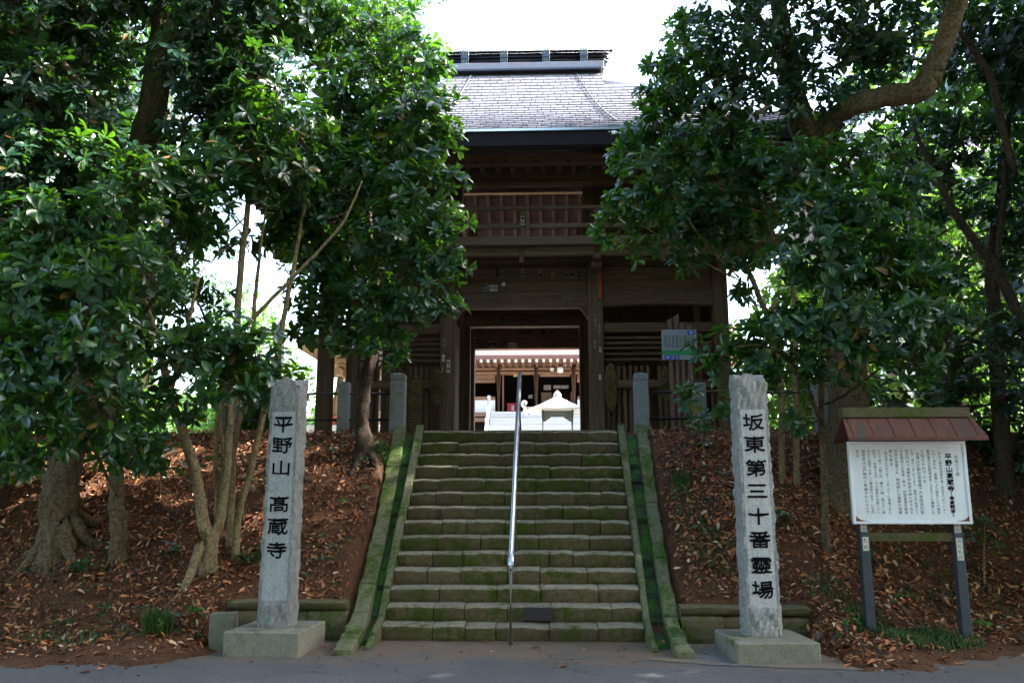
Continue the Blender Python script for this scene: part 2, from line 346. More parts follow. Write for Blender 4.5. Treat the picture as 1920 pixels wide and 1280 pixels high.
def ground_z(x, y):
    if y > 13.4: return 2.62 + ip(y, [13.4, 26, 34, 60, 120, 400], [0, 0.0, 0.25, 0.4, 3, 30]) + (0.02*vnoise(x, y) if y < 60 else 0)
    e = road_edge(x)
    if y < e: return max(-0.03, -0.03 + 0.055*(1-(e-y)/0.4) + 0.02*vnoise(x*2.5, y*2, 6)) if (e-y < 0.4 and abs(x) > 3.6) else -0.03
    s = (y-e)*4.75/(13.4-e)
    z = ip(s, [0, 1.0, 2.0, 4.45, 4.75], [0.025, 0.13, 0.62, 2.52, 2.62])
    z += (0.05*vnoise(x*0.9, y, 1) + 0.03*vnoise(x*2.3, y*2.2, 4))*min(1, s)
    ax = abs(x)
    alc0, alc1 = (3.2, 3.5) if x < 0 else (3.2, 3.5)
    if ax < alc1:                                     # recess behind the pillar, closed by a low wall
        w = 1.0 if ax < alc0 else (alc1-ax)/(alc1-alc0)
        zz = -0.03 if y < 10.16 else ip(y, [10.16, 10.3, 11.2, 12.3, 13.1, 13.4], [0.40, 0.44, 1.05, 1.90, 2.50, 2.62]) + 0.035*vnoise(x*2, y*2, 2)
        z = z*(1-w) + zz*w
    if ax < 2.05:
        k = -0.05 if y < 9.2 else ip(y, KO_Y, KO_Z) - 0.22
        if ax < 1.9: z = k
        else: z = k + (z-k)*(ax-1.9)/0.15 if y > 10.16 else min(z, k)
    if ax < 1.52: z = min(z, max(-0.03, nosing(y)-0.45)) if y < 13.39 else 2.55
    return z
xs = list(np.linspace(-400, -12, 24)) + list(np.arange(-11.5, -7, 0.35)) + list(np.arange(-7, 7.01, 0.075)) + list(np.arange(7.3, 11.6, 0.35)) + list(np.linspace(12, 400, 24))
ys = [-300, -100, -40, -10, 0, 5, 7.5] + list(np.arange(8.3, 13.6, 0.08)) + [13.8, 14.3, 15, 17, 20, 24, 28, 32, 36, 40, 50, 60, 80, 120, 200, 400, 900]
V = [(x, y, ground_z(x, y)) for y in ys for x in xs]; nx = len(xs)
F = [(j*nx+i, j*nx+i+1, (j+1)*nx+i+1, (j+1)*nx+i) for j in range(len(ys)-1) for i in range(nx-1)]
g = pyobj('ground', V, F, 'soil', None, True); g['kind'] = 'structure'
def bank_z(x, y): return ground_z(x, y)

rx = [-300, -60, -20] + list(np.arange(-12, 12.01, 0.12)) + [20, 60, 300]
V = []; F = []
for x in rx:
    e = road_edge(max(-12, min(12, x))) + 0.02*math.sin(x*13) + 0.02*random.random()
    if -3.1 < x < 3.2: e = 10.3
    elif -3.6 < x <= -3.1: e += (10.0-e)*((x+3.6)/.5)**1.5*.4
    for y in (-1.5, 0.5, 3.0, 6.5, 8.0, e): V.append((x, y, 0.0))
for i in range(len(rx)-1):
    for j in range(5): a = i*6+j; F.append((a, a+6, a+7, a+1))
r_ = pyobj('road', V, F, 'asphalt'); r_['kind'] = 'structure'
# worn concrete apron in front of the steps and under the pillars
outl = [(1.35, 9.02), (1.6, 8.92), (2.0, 8.78), (2.7, 8.64), (3.3, 8.57), (3.72, 8.60), (3.82, 8.78), (3.55, 8.98), (3.25, 9.3), (3.18, 10.0), (1.9, 9.98), (1.86, 9.1), (1.5, 9.16)]
outl = [p for i, q in enumerate(outl) for p in (q, ((q[0]+outl[(i+1) % len(outl)][0])/2, (q[1]+outl[(i+1) % len(outl)][1])/2))]
bm = bmesh.new(); top = [bm.verts.new((x+random.uniform(-.02, .02), y+random.uniform(-.02, .02), 0.006)) for x, y in outl]; bm.faces.new(top)
a_ = obj('apron_pavement', bm, 'dirty_concrete'); a_['kind'] = 'structure'

# ============================================================ STONE STAIRCASE
st = empty('stone_staircase', (0, 10.1, 0), 'wide mossy flight of stone steps climbing to the temple gate', 'stairs')
H_, D_ = 0.1892, 0.2371
def step_block(x0, x1, y0, z0, z1, depth, mat='step_stone', wob=0.014, parent=None, name='step_block'):
    n = max(3, int((x1-x0)/0.11)); V = []; F = []
    prof = [(0.040, 0.0), (0.016, 0.30), (0.002, 0.70), (0.003, 0.87), (0.018, 0.965), (0.048, 1.0)]
    yo = random.uniform(-.012, .012); zo = random.uniform(-.009, .007); sl = random.uniform(-.012, .012)
    ph = random.random()*9
    for i in range(n+1):
        t = i/n; x = x0+(x1-x0)*t; e = 0.014*max(0, 1-min(t, 1-t)*(x1-x0)/0.03)
        wav = wob*(math.sin(ph+x*9)*0.6+random.uniform(-.6, .6))
        for a, b in prof: V.append((x, y0+a+yo+e+wav*0.8+random.uniform(-.004, .004), z0+(z1-z0+zo+sl*(t-.5)-e*0.8*(b > .8))*b - (abs(wav)*0.9 if b > 0.85 else 0)))
        V.append((x, y0+depth, z1+zo)); V.append((x, y0+depth, z0))
    m = len(prof)+2
    for i in range(n):
        for k in range(m): F.append((i*m+k, (i+1)*m+k, (i+1)*m+(k+1) % m, i*m+(k+1) % m))
    F.append(tuple(range(m-1, -1, -1))); F.append(tuple(n*m+k for k in range(m)))
    o = pyobj(name, V, F, [mat, 'step_tread'] if mat == 'step_stone' else mat, parent)
    if mat == 'step_stone':                         # trodden tops and noses are bare and pale, risers mossy
        for i in range(n):
            for k in (3, 4, 5): o.data.polygons[i*m+k].material_index = 1
    return o
for k in range(14):
    y = 10.1+k*D_; z0 = k*H_; z1 = z0+H_
    cuts = [-1.5]; cnt = random.choice([5, 5, 6, 6, 7]); seg = np.array([random.uniform(0.6, 1.4) for _ in range(cnt)]); seg = seg/seg.sum()*3.0
    for s_ in seg: cuts.append(cuts[-1]+s_)
    for a, b in zip(cuts, cuts[1:]): step_block(a+0.004, b-0.004, y, z0-0.03, z1-0.004 if k < 13 else z1, D_+0.12, parent=st)
box('top_slab', -1.5, 1.5, 13.22+0.08, 13.75, 2.45, 2.655, 'step_stone', st, 0.01)
box('repair_block', 0.13, 0.47, 10.1+D_-0.030, 10.1+D_+0.1, H_+0.012, 2*H_-0.028, 'dark_pipe', st, 0.006)

def kerb(name, label, xin0, xin1, xout0, xout1, LY, LZ, mat, parts, seed, jag=0.0):
    random.seed(seed)
    root = empty(name, ((xin0+xout0)/2, LY[0], 0), label, 'kerb')
    y0, y1 = LY[0], LY[-1]; cuts = [y0]
    seg = np.array([random.uniform(.75, 1.25) for _ in range(parts)]); seg = seg/seg.sum()*(y1-y0)
    for s_ in seg: cuts.append(cuts[-1]+s_)
    for i, (a, b) in enumerate(zip(cuts, cuts[1:])):
        a += 0.005; b -= 0.005; bm = bmesh.new(); n = 5; rows = []
        dz = random.uniform(-.012, .018)
        for j in range(n+1):
            y = a+(b-a)*j/n; t = (y-y0)/(y1-y0); zt = ip(y, LY, LZ)+dz
            xi = xin0+(xin1-xin0)*t; xo = xout0+(xout1-xout0)*t; zb = max(-0.04, zt-0.34)
            s = 1 if xo > xi else -1; jg = random.uniform(-jag, jag); c = 0.018
            rows.append([bm.verts.new(p) for p in ((xi, y, zb), (xi+random.uniform(-.004, .004), y, zt-c), (xi+s*c, y, zt+random.uniform(-.005, .005)), (xo-s*c+jg, y, zt+random.uniform(-.006, .006)), (xo+jg, y, zt-c*1.4), (xo+jg*0.5, y, zb))])
        for r0, r1 in zip(rows, rows[1:]):
            for q in range(6): bm.faces.new((r0[q], r0[(q+1) % 6], r1[(q+1) % 6], r1[q]))
        bm.faces.new(rows[0][::-1]); bm.faces.new(rows[-1])
        obj('kerb_block', bm, mat, root)
    return root
kerb('stone_kerb', 'narrow mossy inner kerb of the steps on the side of the six-character pillar', -1.503, -1.506, -1.565, -1.64, KI_Y, KI_Z, 'kerb_stone', 10, 21, 0.004)
kerb('stone_kerb', 'narrow mossy inner kerb of the steps on the side of the eight-character pillar', 1.503, 1.510, 1.565, 1.625, KI_Y, KI_Z, 'kerb_stone', 7, 22, 0.004)
kerb('stone_kerb', 'broad ragged mossy outer kerb nearest the six-character pillar', -1.63, -1.79, -1.83, -1.99, KO_Y, KO_Z, 'kerb_stone', 10, 23, 0.018)
kerb('stone_kerb', 'broad ragged mossy outer kerb nearest the eight-character pillar', 1.70, 1.80, 1.87, 1.97, [9.06]+KO_Y[1:], KO_Z, 'kerb_stone', 9, 24, 0.018)
def channel(label, xa0, xa1, xb0, xb1, seed):
    random.seed(seed); root = empty('drain_channel', ((xa0+xb0)/2, 9.5, 0), label, 'drain')
    y = 9.42; i = 0
    while y < 13.2:
        L = random.uniform(0.17, 0.27); y2 = min(13.25, y+L); bm = bmesh.new()
        t0 = (y-9.4)/3.9; t1 = (y2-9.4)/3.9; zd = -0.09+random.uniform(-.045, .03)
        f = lambda yy: max(-0.03, min(ip(yy, KI_Y, KI_Z), ip(yy, KO_Y, KO_Z))+zd)
        g_ = 0.014; P = []
        for yy, tt in ((y+g_, t0), (y2-g_, t1)):
            xa = xa0+(xa1-xa0)*tt; xb = xb0+(xb1-xb0)*tt; z = f(yy)
            P += [(xa, yy, z-.15), (xa, yy, z-.02), ((xa+xb)/2, yy, z+random.uniform(-.012, .012)), (xb, yy, z-.02), (xb, yy, z-.15)]
        vs = [bm.verts.new(p) for p in P]
        for q in range(5): bm.faces.new((vs[q], vs[(q+1) % 5], vs[5+(q+1) % 5], vs[5+q]))
        bm.faces.new(vs[4::-1]); bm.faces.new(vs[5:])
        obj('channel_block', bm, 'channel_stone', root); y = y2
channel('green mossy drain gutter between kerbs on the six-character pillar side', -1.645, -1.80, -1.56, -1.635, 31)
channel('green mossy drain gutter between kerbs on the eight-character pillar side', 1.56, 1.62, 1.71, 1.81, 32)
random.seed(5)
# low retaining walls behind the pillars
def low_wall(label, x0, x1, y, ztop, n):
    root = empty('low_stone_wall', ((x0+x1)/2, y, 0), label, 'wall')
    xc = list(np.linspace(x0, x1, n+1))
    for a, b in zip(xc, xc[1:]): step_block(a+0.004, b-0.004, y-0.03, ztop-0.10, ztop, 0.24, 'old_wall_stone', 0.008, root, 'cap_stone')
    xc = list(np.linspace(x0, x1, n+2))
    for a, b in zip(xc, xc[1:]): step_block(a+0.004, b-0.004, y, -0.05, ztop-0.105, 0.2, 'old_wall_stone', 0.010, root, 'wall_block')
low_wall('low mossy stone wall behind the six-character pillar', -3.30, -1.91, 10.08, 0.44, 2)
low_wall('low mossy stone wall behind the eight-character pillar', 1.90, 3.34, 10.02, 0.41, 2)
for lab, x, y, w, h, rz in (('squared leaning kerb stone beside the six-character pillar base', -3.17, 9.66, 0.13, 0.36, 0.2), ('small rounded stone at the end of the wall behind the eight-character pillar', 3.45, 9.82, 0.12, 0.17, -0.3)):
    bm = bmesh.new(); bmesh.ops.create_cube(bm, size=1)
    bmesh.ops.subdivide_edges(bm, edges=bm.edges[:], cuts=2, use_grid_fill=True)
    for v in bm.verts:
        r_ = v.co.length; v.co *= (1-0.14*max(0, r_-0.6)) ; v.co += Vector((random.uniform(-.03, .03), random.uniform(-.03, .03), random.uniform(-.02, .02)))
        v.co = Matrix.Rotation(rz, 3, 'Z') @ Vector((v.co.x*w*2, v.co.y*w*1.8, (v.co.z+.5)*(h+.05)-.05)); v.co += Vector((x, y, 0))
    o = obj('kerb_stone', bm, 'base_concrete'); tag(o, lab, 'stone')

# ============================================================ INSCRIBED PILLARS
def pillar(label, cx, cy, w, d, h, rz, lean, chars, bx0, seed, gap_after=None):
    """granite post on a concrete block; chars: list of (character, height of its centre)"""
    random.seed(seed); root = empty('stone_pillar', (cx, cy, 0), label, 'pillar')
    rot = Matrix.Rotation(rz, 3, 'Z'); c = Vector((cx, cy, 0))
    (w0, d0, hb, ox, oy) = bx0
    bm = bmesh.new(); bx(bm, -w0/2, w0/2, -d0/2, d0/2, -0.02, hb, 0.012)
    for v in bm.verts: v.co = rot @ v.co + c + Vector((ox, oy, 0))
    obj('base_block', bm, 'base_concrete', root)
    # rough shaft: square section rings with chipped edges
    per = 9; V = []; F = []; nz = 46
    def sec(t):
        k = 1.0 - 0.06*t; return w*k, d*k
    idx = []
    for j in range(nz+1):
        t = j/nz; ww, dd = sec(t); z = hb - 0.01 + (h-hb)*t; ring = []
        for s in range(4):
            for q in range(per):
                u = -1+2*q/per
                x, y = ((u, -1), (1, u), (-u, 1), (-1, -u))[s]
                cor = max(0, abs(u)-0.62)/0.38
                px, py = x*ww/2*(1-0.05*cor*cor), y*dd/2*(1-0.05*cor*cor)
                inpanel = (s == 0 and 0.105 < t < 0.87 and abs(u) < 0.80)
                amp = 0.0008 if inpanel else (0.013 if s != 0 else 0.009)
                n = random.uniform(-amp, amp) + (0 if inpanel else 0.006*math.sin(z*13+u*5+s*2+seed) + 0.008*math.sin(z*31+u*11+s*5+seed*2) - 0.016*(abs(u) > .9)*(math.sin(z*17+seed+s) > .3))
                nx, ny = ((0, -1), (1, 0), (0, 1), (-1, 0))[s]
                if inpanel: n -= 0.010
                px += nx*n; py += ny*n
                ring.append((px, py, z + (random.uniform(-.01, .01) if not inpanel else 0) + ((0.045*math.sin(x*3+y*2+seed)-.05*max(0, abs(x)+abs(y)-1.5)) if j == nz else 0)))
        idx.append(list(range(len(V), len(V)+len(ring))))
        for p in ring: V.append(tuple(rot @ Vector(p) + c + Vector((lean*(p[2]-hb), 0, 0))))
    m = len(idx[0])
    for a, b in zip(idx, idx[1:]):
        for k in range(m): F.append((a[k], a[(k+1) % m], b[(k+1) % m], b[k]))
    tz = len(V); tp = np.mean([V[i] for i in idx[-1]], axis=0); V.append((tp[0], tp[1], tp[2]+0.03))
    for k in range(m): F.append((idx[-1][k], idx[-1][(k+1) % m], tz))
    me_o = pyobj('shaft', V, F, ['granite', 'granite_smooth'], root)
    for p in me_o.data.polygons:
        cc = p.center; 
        lz = cc.z; t = (lz-hb)/(h-hb)
        loc = rot.transposed() @ (Vector((cc.x-lean*(lz-hb), cc.y, cc.z)) - c)
        ww, dd = sec(t)
        if loc.y < -dd/2+0.014 and loc.y > -dd/2 + 0.004 and abs(loc.x) < ww/2*0.80 and 0.105 < t < 0.87: p.material_index = 1
    for ch, z in chars:
        ww, dd = sec((z-hb)/(h-hb)); GV = []; GF = []
        def fn(u, v, k): return tuple(rot @ Vector((u, -dd/2 + 0.0065 - k*0.0004, z+v)) + c + Vector((lean*(z+v-hb), 0, 0)))
        put_glyph(GV, GF, ch, lambda u, v, k: fn(u*(1+.35*max(0, v)), v+1.3*u*u-.004-.10*u*v, k), 0.222, 1.08, 0.82, 0.0034, 6)
        pyobj('carved_character', GV, GF, 'ink', root)
    return root
pillar('leaning rough granite pillar carved with six black characters on a concrete block', -2.515, 9.47, 0.36, 0.30, 2.90, R(-3), 0.004,
       list(zip('平野山髙蔵寺', (2.40, 2.17, 1.925, 1.535, 1.295, 1.05))), (0.80, 0.90, 0.245, -0.005, 0.01), 41)
pillar('tall granite pillar carved with eight black characters on a concrete block', 2.625, 9.36, 0.36, 0.30, 2.90, R(3), -0.003,
       list(zip('坂東第三十番靈場', (2.40, 2.165, 1.915, 1.665, 1.415, 1.17, 0.905, 0.665))), (0.82, 0.92, 0.20, 0.02, -0.06), 42)

# ============================================================ HANDRAIL
hr = empty('handrail', (-0.01, 9.9, 0), 'stainless steel centre handrail running up the stone steps', 'handrail')
tube('rail', [(-0.01, 9.88, 0.84), (-0.01, 9.93, 0.905), (-0.008, 10.05, 0.985), (-0.005, 13.25, 3.50), (-0.005, 13.42, 3.56)], [0.030, 0.033, 0.033, 0.033, 0.030], 'steel', hr, 14)
tube('post', [(-0.01, 9.88, 0.0), (-0.01, 9.88, 0.86)], 0.027, 'old_steel', hr, 12)
tube('collar', [(-0.01, 9.88, 0.80), (-0.01, 9.88, 0.845)], 0.034, 'steel', hr, 12)
for yy in (11.16, 12.6):
    k = int((yy-10.1)/D_)+1
    tube('post', [(0.01, yy, k*H_-0.03), (0.0, yy, 0.985+(yy-10.05)*0.786)], 0.019, 'old_steel', hr, 12)
tube('post', [(0.0, 13.42, 2.62), (-0.005, 13.42, 3.55)], 0.019, 'old_steel', hr, 12)

# ============================================================ GRANITE POST FENCES ALONG THE TERRACE
def fence(label, posts, xend):
    root = empty('railing_fence', (posts[0][0], 13.6, 2.6), label, 'fence')
    for x, zt, w, capped in posts:
        bm = bmesh.new(); y = 13.62
        zc = zt-0.14 if capped else zt
        bx(bm, x-w/2, x+w/2, y-w/2, y+w/2, 2.35, zc, 0.008)
        if capped:
            bx(bm, x-w/2+.012, x+w/2-.012, y-w/2+.012, y+w/2-.012, zc, zc+.016)
            bx(bm, x-w/2, x+w/2, y-w/2, y+w/2, zc+.016, zt-.03, 0.008)
            vs = [bm.verts.new((x+a*(w/2-.01), y+b*(w/2-.01), zt-.03)) for a, b in ((-1,-1),(1,-1),(1,1),(-1,1))]; ap = bm.verts.new((x, y, zt))
            for i in range(4): bm.faces.new((vs[i], vs[(i+1) % 4], ap))
        obj('post', bm, 'fence_granite', root)
    for z in (3.28, 2.855): tube('rail', [(posts[0][0], 13.62, z), (xend, 13.62, z)], 0.026, 'dark_pipe', root, 10)
fence('granite post and pipe railing on the bell pavilion side of the steps', [(-1.985, 3.62, 0.235, True), (-2.87, 3.46, 0.18, False), (-4.75, 3.46, 0.18, False), (-6.65, 3.46, 0.18, False), (-8.6, 3.46, 0.18, False)], -8.6)
fence('granite post and pipe railing beside the brown direction post', [(1.925, 3.60, 0.225, True), (2.86, 3.42, 0.18, False), (4.75, 3.42, 0.20, False), (6.65, 3.42, 0.18, False), (8.6, 3.42, 0.18, False)], 8.6)

# ============================================================ NOTICE BOARD
nb = empty('notice_board', (4.43, 9.78, 0.1), 'white lettered notice board under a small rusty gabled roof', 'notice board')
for x0 in (3.865, 4.885):
    bm = bmesh.new(); bx(bm, x0, x0+0.10, 9.78, 9.88, -0.1, 2.25, 0.006); p_ = obj('post', bm, 'blue_grey_post', nb)
box('crossbar', 3.966, 4.884, 9.80, 9.86, 1.13, 1.225, 'old_wall_stone', nb, 0.005)
box('board', 3.795, 5.065, 9.735, 9.775, 1.335, 2.215, 'board_paint', nb)
for a in ((3.785, 5.075, 1.320, 1.348), (3.785, 5.075, 2.192, 2.225)): box('frame_bar', a[0], a[1], 9.722, 9.778, a[2], a[3], 'white_paint', nb, 0.003)
for a in ((3.783, 3.815), (5.045, 5.077)): box('frame_bar', a[0], a[1], 9.724, 9.776, 1.349, 2.191, 'white_paint', nb, 0.003)
for sx, x0 in ((1, 3.816), (-1, 5.044)):
    V = [(x0, 9.732, 1.349), (x0+sx*0.16, 9.732, 1.349), (x0+sx*0.10, 9.732, 1.356), (x0+sx*0.055, 9.732, 1.366), (x0+sx*0.03, 9.732, 1.378), (x0, 9.732, 1.41)]
    pyobj('rust_patch', V, [tuple(range(6))], 'rust', nb)
COLS = [(1580, 245, '坂東三十番', 1), (1355, 200, '当山の縁起は用明天皇（在位五八五～八七）', 1), (1275, 165, 'の代と言われ、霊験により誕生した大職冠', 1), (1200, 165, '藤原鎌足が白雉庚戌年（六五〇）に構建した', 1),
        (1120, 165, 'と伝えられている。', 1), (1050, 205, '本尊は正観世音菩薩で大和国信行菩', 1), (975, 165, 'の作、身丈一丈二尺である。脇侍は不動明王と', 1), (905, 165, '毘沙門天で貞観年中慈覚大師の作である', 1),
        (830, 165, 'なお堂内には坂東、秩父、西国霊場百観音', 1), (750, 165, '百体が安置され、他回廊には薬師や地蔵', 1), (680, 165, '尊もある。', 1), (610, 195, '現本堂は大永六年（一五二六）に再建された', 1),
        (520, 165, 'もので縦十一間三尺、横十一間、高さ十一間', 1), (450, 165, '五尺で、床高さ六尺、十六面取り柱数八十八', 1), (375, 165, '本あり全国でも珍しい建造物である。仁王門', 1), (300, 165, '鐘楼堂は江戸時代に再建されたもので', 1), (220, 165, 'ある。', 1)]
def bX(zx): return 3.79+(zx-100)/1600*1.27
def bZ(zy): return 2.215-(zy-65)/1125*0.88
GV, GF = [], []
for zx, zy, s, _ in COLS:
    pitch = min(0.047, (bZ(zy)-bZ(1075))/max(1, len(s)))
    for i, ch in enumerate(s):
        x = bX(zx); z = bZ(zy)-pitch*(i+0.5)
        sc = pitch*0.95*(0.5 if ch in '、。' else 1)
        put_glyph(GV, GF, ch, lambda u, v, k: (x+u, 9.7335-k*0.0002, z+v), sc, 1.08, 1.0, 0.0, 1)
pyobj('body_text', GV, GF, 'grey_ink', nb)['kind'] = 'stuff'
GV, GF = [], []; s = '平野山高蔵寺（高倉観音）'; zc = bZ(225)
for i, ch in enumerate(s):
    p_ = 0.070 if i < 6 else 0.046
    x = bX(1470); z = zc-p_/2; zc -= p_
    put_glyph(GV, GF, ch, lambda u, v, k: (x+u, 9.733-k*0.0002, z+v), p_*0.98, 1.15 if i < 6 else 1.3, 1.0, 0.0022 if i < 6 else 0.0012, 2)
pyobj('title_text', GV, GF, 'ink', nb)
# gabled metal roof with ridge cap
bm = bmesh.new()
prism(bm, [(9.55, 2.225), (9.55, 2.262), (9.81, 2.545), (10.07, 2.262), (10.07, 2.225), (9.81, 2.50)], lambda u, v, s_: ((3.735, 5.25)[s_] + (0.03 if s_ == 0 else -0.07)*(0 if abs(u-9.81) > .2 else 1), u, v))
nr = obj('roof', bm, 'rusty_roof', nb)
bm = bmesh.new(); prism(bm, [(9.74, 2.50), (9.74, 2.60), (9.81, 2.615), (9.88, 2.60), (9.88, 2.50)], lambda u, v, s_: ((3.755, 5.165)[s_], u, v)); obj('ridge_cap', bm, 'old_wall_stone', nr)
for i in range(7): 
    xx = 3.80+i*0.225; tube('seam', [(xx, 9.553, 2.268), (xx+(.0), 9.78, 2.515)], 0.007, 'rusty_roof', nr, 6)
box('eave_beam', 3.86, 4.995, 9.885, 9.935, 2.15, 2.235, 'blue_grey_post', nb)
for x, z, h, tx in ((3.875, 1.235, 0.11, '房総'), (4.895, 1.225, 0.115, '房総'), (4.90, 0.93, 0.24, '巡礼札所'), (3.885, 1.03, 0.15, '札所')):
    bm = bmesh.new(); bx(bm, x, x+0.065, 9.774, 9.7785, z, z+h); o = obj('sticker', bm, 'paper', nb)
    GV, GF = [], []
    for i, ch in enumerate(tx): put_glyph(GV, GF, ch, lambda u, v, k: (x+.0325+u, 9.773, z+h-(i+.5)*h/len(tx)+v), min(.05, h/len(tx)*.9), 1, 1, 0, 1)
    pyobj('sticker_print', GV, GF, 'grey_ink', o)

# ============================================================ TEMPLE GATE
gate = empty('temple_gate', (-0.04, 16.0, 2.65), 'two-storey weathered timber temple gate with balcony and copper tiled roof', 'temple gate')
XP = (-3.82, -1.46, 1.37, 3.74); YR = (16.0, 18.3, 20.6); PW = 0.14
def wbox(name, x0, x1, y0, y1, z0, z1, ax, parent=None, bev=0.010, mat=None):
    return box(name, x0, x1, y0, y1, z0, z1, mat or ('wood_'+ax), parent or gate, bev)
slab = box('stone_platform', -4.9, 4.8, 14.9, 21.8, 2.4, 2.66, 'pale_stone', gate, 0.015)
for yr in YR:
    for i, xp in enumerate(XP):
        w = PW if yr < 17 else PW*0.95
        p_ = wbox('post', xp-w, xp+w, yr-w, yr+w, 2.70, 6.12, 'z', None, 0.018)
        box('foot_stone', xp-w-.07, xp+w+.07, yr-w-.07, yr+w+.07, 2.655, 2.702, 'pale_stone', p_, 0.01)
# front face: main beams of the three bays
for a, b, zl in ((0, 1, 5.24), (1, 2, 5.21), (2, 3, 5.24)):
    x0, x1 = XP[a]+PW+.002, XP[b]-PW-.002
    # lower beam with a slightly bowed underside
    bm = bmesh.new(); n = 10; pr = []
    for i in range(n+1):
        t = i/n; pr.append((x0+(x1-x0)*t, zl+0.03*math.sin(math.pi*t) if a != 1 else zl))
    prism(bm, pr + [(x1, zl+0.30), (x0, zl+0.30)], lambda u, v, s_: (u, (15.91, 16.09)[s_], v)); obj('lower_beam', bm, 'wood_x', gate)
    wbox('upper_beam', x0, x1, 15.935, 16.07, zl+0.304, 5.745, 'x')
    wbox('frieze_board', x0, x1, 15.975, 16.03, 5.748, 6.03, 'x')
    wbox('shadow_board', x0, x1, 16.065, 16.10, 6.033, 6.40, 'x')
for i, xp in enumerate(XP):     # front bracket arms carrying the balcony
    wbox('bracket_arm', xp-.075, xp+.075, 15.18, 15.86, 5.98, 6.075, 'y')
    wbox('capital', xp-.10, xp+.10, 15.38, 15.855, 5.86, 5.978, 'y')
wbox('wall_plate', -4.1, 4.0, 15.90, 16.10, 6.125, 6.20, 'x', bev=0.006)
wbox('balcony_beam', -4.75, 4.68, 15.32, 15.46, 6.08, 6.245, 'x', bev=0.008, mat='litwood_x')
for x in (-4.3, -2.6, -0.03, 2.6, 4.2): wbox('hanging_block', x-.045, x+.045, 15.29, 15.318, 5.93, 6.245, 'z', bev=0.006)
for xp in XP: wbox('hanging_block', xp-.045, xp+.045, 15.29, 15.318, 6.078, 6.245, 'z', bev=0.006)
# balcony floor boards running out from the wall, edge board, rails and posts
x = -4.85; k = 0
while x < 4.75:
    wbox('floor_board', x, x+0.298, 15.24, 16.3, 6.25, 6.32, 'y', bev=0.004); x += 0.302
wbox('edge_board', -4.88, 4.80, 15.16, 15.236, 6.24, 6.405, 'x', bev=0.008, mat='litwood_x')
for x in (-4.6, -3.05, -1.43, -0.0, 1.38, 3.0, 4.5): wbox('railing_post', x-.045, x+.045, 15.165, 15.255, 6.408, 6.925 if abs(x) > .5 else 6.90, 'z', bev=0.008, mat='litwood_z')
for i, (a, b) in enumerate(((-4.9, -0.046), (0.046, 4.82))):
    wbox('middle_rail', a, b, 15.175, 15.235, 6.565, 6.655, 'x', bev=0.008, mat='litwood_x')
wbox('top_rail', -4.95, 4.87, 15.17, 15.24, 6.93, 6.995, 'x', bev=0.008, mat='litwood_x')
# upper storey
UX = (-3.35, -1.36, 1.30, 3.27)
for yr in (16.35, 20.25):
    for xp in UX: wbox('upper_post', xp-.12, xp+.12, yr-.12, yr+.12, 6.322, 8.2, 'z', bev=0.015)
    for a, b in ((0, 1), (2, 3)):
        n = 8; x0, x1 = UX[a]+.122, UX[b]-.122
        for i in range(n): wbox('wall_board', x0+(x1-x0)*i/n+.002, x0+(x1-x0)*(i+1)/n-.002, yr-.02, yr+.02, 6.325, 7.95, 'z', bev=0.003)
for xp in (UX[0], UX[3]):
    for i in range(10): wbox('side_board', xp-.02, xp+.02, 16.475+i*.365, 16.475+i*.365+.36, 6.325, 8.1, 'z', bev=0.003)
wbox('head_beam', -4.2, 4.1, 15.48, 15.64, 7.52, 7.61, 'x')
wbox('frieze_board', -4.2, 4.1, 15.57, 15.62, 7.613, 7.95, 'x'); wbox('transom_board', -3.5, 3.4, 16.30, 16.34, 7.935, 8.22, 'x')
wbox('rear_purlin', -3.4, 3.3, 20.30, 20.46, 9.18, 9.34, 'x')
wbox('eave_purlin', -5.2, 5.1, 15.08, 15.26, 7.80, 7.99, 'x', mat='hallwood_x')
x = -4.55
while x < 4.5:
    wbox('bracket_block', x-.045, x+.045, 15.27, 15.56, 7.76, 7.875, 'y', bev=0.008, mat='litwood_z'); x += 0.2905
# eave soffit boards, all four sides
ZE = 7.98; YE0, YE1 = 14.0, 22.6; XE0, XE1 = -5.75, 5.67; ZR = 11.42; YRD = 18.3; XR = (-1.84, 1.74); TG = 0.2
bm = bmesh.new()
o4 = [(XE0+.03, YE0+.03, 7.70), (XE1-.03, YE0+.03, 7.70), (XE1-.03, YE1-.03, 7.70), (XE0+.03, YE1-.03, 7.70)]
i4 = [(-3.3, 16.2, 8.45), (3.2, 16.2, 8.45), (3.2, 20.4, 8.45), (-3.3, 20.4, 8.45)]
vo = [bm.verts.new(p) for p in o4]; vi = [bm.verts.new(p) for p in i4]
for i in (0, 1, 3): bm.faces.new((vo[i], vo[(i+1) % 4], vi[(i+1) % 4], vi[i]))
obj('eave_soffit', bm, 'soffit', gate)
# rafters of the side eaves, seen from below
for side in (0, 1):
    for i in range(26):
        yy = 14.35+i*0.32
        xo, xi = (XE0+.05, -3.4) if side == 0 else (XE1-.05, 3.3)
        bm = bmesh.new(); prism(bm, [(xo, 7.62), (xo, 7.69), (xi, 8.40), (xi, 8.33)], lambda u, v, s_: (u, yy+(0, .08)[s_], v)); obj('side_rafter', bm, 'wood_x', gate)
